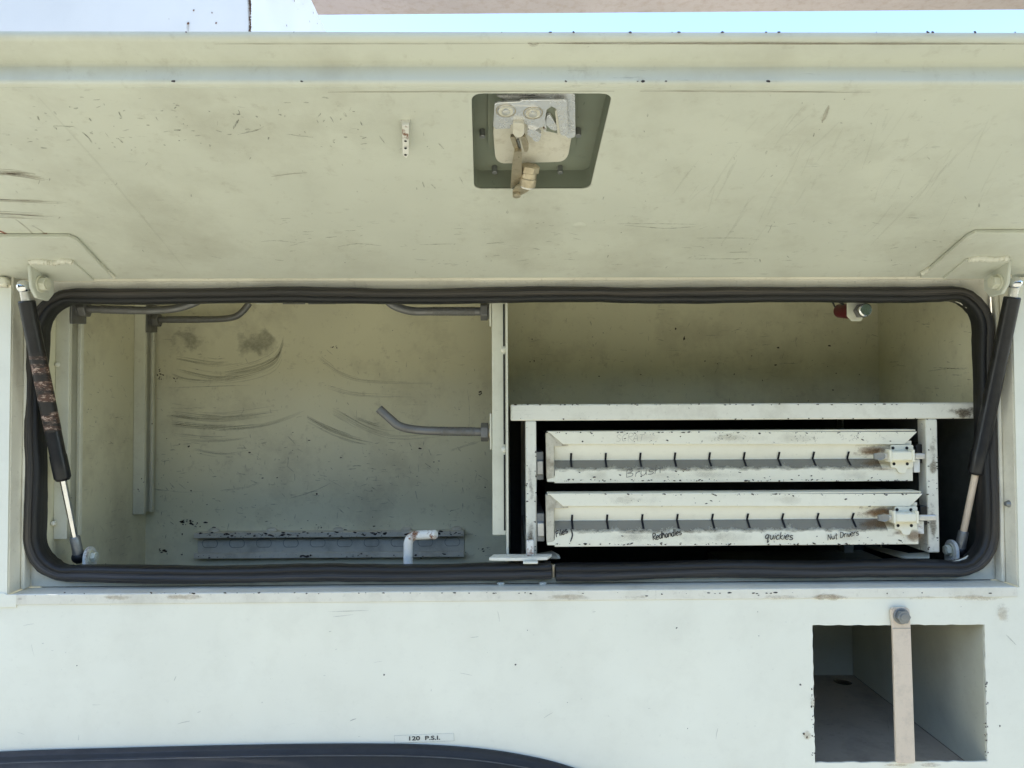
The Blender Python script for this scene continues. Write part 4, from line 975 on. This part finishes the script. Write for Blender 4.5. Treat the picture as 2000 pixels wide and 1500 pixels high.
ls = MB()
for (x0, x1, y0, y1) in ((300, 560, 185, 290), (-40, 160, 320, 440), (480, 760, 440, 540), (1180, 1560, 420, 520), (1540, 1760, 200, 420), (880, 1100, 370, 540), (1240, 1420, 260, 420), (560, 900, 180, 330), (1700, 2000, 380, 540), (150, 460, 300, 520)):
    ls.quad(PL(x0, y1, -.0003), PL(x1, y1, -.0003), PL(x1, y0, -.0003), PL(x0, y0, -.0003))
    for v in ls.v[-4:]: v -= LN*random.uniform(0, .0002)
ls.build('grime_smears', 'lidsm', ip, smooth=0, kind='stuff')
pcp = lambda x, y: PL(x, y, -.0048)
marks('rust_runs', lido, 'redrust', [([(-5, 449), (8, 455), (20, 461)], 8)], plid, NL)
marks('rust_runs', lido, 'streak', [([(30, 428), (52, 445), (68, 461)], 6), ([(62, 440), (82, 452), (90, 462)], 5)], plid, NL)
rb_ = MB()
for (x, y, r) in ((15, 460, .0035), (88, 458, .0042), (66, 459, .002)): rb_.blob(PL(x, y, -.0006), NL, r, 1.5)
rb_.build('rust_spots', 'rustchip', lido, smooth=0, kind='stuff')
lc = MB()
for x in (365, 575, 980, 1075, 1120, 1230, 1312, 1325, 1410, 1495, 1520, 1710, 1810, 1820, 1902, 1980): lc.blob(PL(x, 64.5, ST+.0052)+Vector((0, -.0016, 0)), LA, random.uniform(.0005, .0016), random.uniform(1, 2.4))
for x in (340, 590, 1105, 1245, 1255, 1300, 1500): lc.blob(PL(x, 161, .0005)+LA*.0016, LA, random.uniform(.0007, .0016), 1.5)
lc.build('paint_chips', 'chip', lido, smooth=0, kind='stuff')
# drawers: chips on edges, rust at the latches, grime
for dr, Yf, L, n_ in ((dU, YF+.002, LU_, 300), (dL, YF-.016, LL_, 210)):
    c_ = MB()
    for i in range(n_):
        r_ = random.random(); x = random.uniform(1085, 1775)
        if r_ < .45: p = PY(x, L['bot']-1.5-3*random.random()**2, Yf-.0011)
        elif r_ < .75: p = PY(x, L['lipt']+1+3*random.random()**2, Yf-.0032)
        elif r_ < .88: p = PY(x, random.uniform(L['shoulder']+2, L['bot']), Yf-.0011)
        else: p = PY(x, random.uniform(L['lipt'], L['lipb']), Yf-.0032)
        c_.blob(p, NB, .0002+.0011*random.random()**2.5, random.uniform(1, 3), random.uniform(-.5, .5))
    c_.build('paint_chips', 'chip', dr, smooth=0, kind='stuff')
    s_ = MB(); ox = 0 if dr is dU else 8
    def on(x, y):
        zz = PY(1400, y, Yf).z; zc_, zl, zs = PY(1400, L['crease'], Yf).z, PY(1400, L['lipb'], Yf).z, PY(1400, L['shoulder'], Yf).z
        Y = Yf+.002+.0135*(zl-zz)/(zl-zc_) if zz > zc_ else Yf+.0155*max(0, (zz-zs)/(zc_-zs))
        p = PY(x, y, Yf); p.y = Y-.0012; p.z = zz; return p
    for (x0, x1, y0, y1) in ((1672, 1762, L['lipb']+1, L['crease']-.5), (1672, 1762, L['lipb']+1, L['crease']-.5), (1650, 1762, L['crease']+.5, L['shoulder'])):
        s_.quad(on(x0+ox, y1), on(x1+ox, y1), on(x1+ox, y0), on(x0+ox, y0))
        for v in s_.v[-4:]: v.y -= random.uniform(0, .0003)
    yy = Yf-.0013
    for (x0, x1, y0, y1) in ((1725, 1765, L['shoulder']-2, L['shoulder']+12), (1755, 1800, L['shoulder']-4, L['bot']-6)) if dr is dL else ((1690, 1760, L['shoulder']-3, L['shoulder']+6),):
        s_.quad(PY(x0+ox, y1, yy), PY(x1+ox, y1, yy), PY(x1+ox, y0, yy), PY(x0+ox, y0, yy))
    s_.build('rust_stain', 'rustsm', dr, smooth=0, kind='stuff')
    gd = MB(); nx = 60; xs_ = [1084+(L['x1']-60-1084)*i/nx for i in range(nx+1)]
    vs_ = []; uv_ = []
    for x_ in xs_:
        for k_, y_ in ((0, L['crease']+.6), (.55, (L['crease']+L['shoulder'])/2), (1, L['shoulder']-.2), (1.35, L['shoulder']+5)):
            p_ = on(x_, min(y_, L['shoulder'])); p_.z = PY(1400, y_, Yf).z; vs_.append(p_); uv_.append((p_.x, k_))
    gd.add(vs_, [(4*i+j, 4*i+j+1, 4*i+j+5, 4*i+j+4) for i in range(nx) for j in range(3)], uv_).build('crease_shade', 'grooveshade', dr, smooth=0, kind='stuff')  # painted shade on the groove's upward face
    g_ = MB()
    for i in range(5):
        x = random.uniform(1100, 1650); w = random.uniform(60, 160); g_.quad(PY(x, L['bot'], yy), PY(x+w, L['bot'], yy), PY(x+w, L['shoulder'], yy), PY(x, L['shoulder'], yy))
    for i in range(4):
        x = random.uniform(1110, 1650); w = random.uniform(60, 160); g_.quad(PY(x, L['lipb'], yy-.0022), PY(x+w, L['lipb'], yy-.0022), PY(x+w, L['lipt'], yy-.0022), PY(x, L['lipt'], yy-.0022))
    g_.build('grime_smears', 'dustsm', dr, smooth=0, kind='stuff')
fg = MB()
for (x0, x1, y0, y1) in ((1865, 1905, 788, 820), (1835, 1915, 790, 818), (1028, 1047, 1010, 1080), (1028, 1047, 900, 990), (1812, 1833, 960, 1080), (1812, 1833, 840, 960), (1030, 1046, 1040, 1082)):
    yq = YF-.0005; fg.quad(PY(x0, y1, yq), PY(x1, y1, yq), PY(x1, y0, yq), PY(x0, y0, yq))
    for v in fg.v[-4:]: v.y -= random.uniform(0, .0003)
fg.build('grime_smears', 'brownsm', cab, smooth=0, kind='stuff')
fc = MB()
for i in range(110):
    r_ = random.random()
    p = PY(random.uniform(1000, 1900), 789+2*random.random(), YF-.0004) if r_ < .45 else PY(random.uniform(1000, 1900), 817+2*random.random(), YF-.0004) if r_ < .6 else PY(random.choice((1029, 1046, 1813, 1831))+random.uniform(-1.5, 1.5), random.uniform(830, 1080), YF+.0002)
    fc.blob(p, NB, random.uniform(.0004, .0013), random.uniform(.8, 2.5))
fc.build('paint_chips', 'chip', cab, smooth=0, kind='stuff')
# outer skin: few chips, rust near the locker, scratches
oc = MB()
for (x, y, r) in ((1007, 1298, .0016), (750, 1318, .0015), (150, 1300, .0010), (1108, 1372, .0006), (1321, 1227, .0010), (1563, 1337, .0020), (1570, 1433, .0022), (1576, 1440, .0018), (1585, 1380, .0022), (1590, 1368, .0014), (1953, 1418, .0016), (1030, 1231, .0008), (1343, 1423, .0008), (1322, 1226, .001), (1482, 1242, .0008), (1877, 1185, .0006), (1480, 1195, .0007)): oc.blob(PY(x, y, -.0004), NB, r, .9)
for i in range(40): oc.blob(PY(random.choice((1590, 1927))+random.uniform(-5, 3), random.uniform(1330, 1480), -.0004), NB, random.uniform(.0005, .0016), .8)
for i in range(60): oc.blob(PY(random.uniform(60, 1960), 1157.5+(9 if random.random() < .2 else 2)*random.random()-random.uniform(0, 0), -.0021), NB, random.uniform(.0003, .0013), random.uniform(1, 3))
oc.build('paint_chips', 'chip', side, smooth=0, kind='stuff')
pos_ = lambda x, y: PY(x, y, -.0004)
marks('scratches', side, 'scuff2', [([(650, 1205), (690, 1200)], 2), ([(340, 1330), (344, 1320)], 2), ([(640, 1195), (720, 1192)], 2), ([(1965, 1240), (1985, 1260)], 4), ([(1480, 1160), (1520, 1163)], 2)] + rnd_lines(30, 20, 1980, 1190, 1440, 4, 26, (0, 170, 10, 90), 1, 2.5), pos_, NB)
rsm = MB()
for (x0, x1, y0, y1) in ((1880, 1990, 1160, 1178), (1780, 1850, 1488, 1500), (1690, 1800, 1489, 1500), (1935, 1985, 1160, 1240), (20, 60, 1158, 1180), (1560, 1592, 1420, 1455), (1575, 1600, 1350, 1400)):
    rsm.quad(PY(x0, y1, -.0022), PY(x1, y1, -.0022), PY(x1, y0, -.0022), PY(x0, y0, -.0022))
rsm.build('rust_stain', 'rustlt', side, smooth=0, kind='stuff')
sg = MB()
for i in range(9):
    x = random.uniform(50, 1850); w = random.uniform(100, 260); sg.quad(PY(x, 1176, -.0024), PY(x+w, 1176, -.0024), PY(x+w, 1157, -.0024), PY(x, 1157, -.0024))
sg.build('grime_smears', 'rustlt', side, smooth=0, kind='stuff')
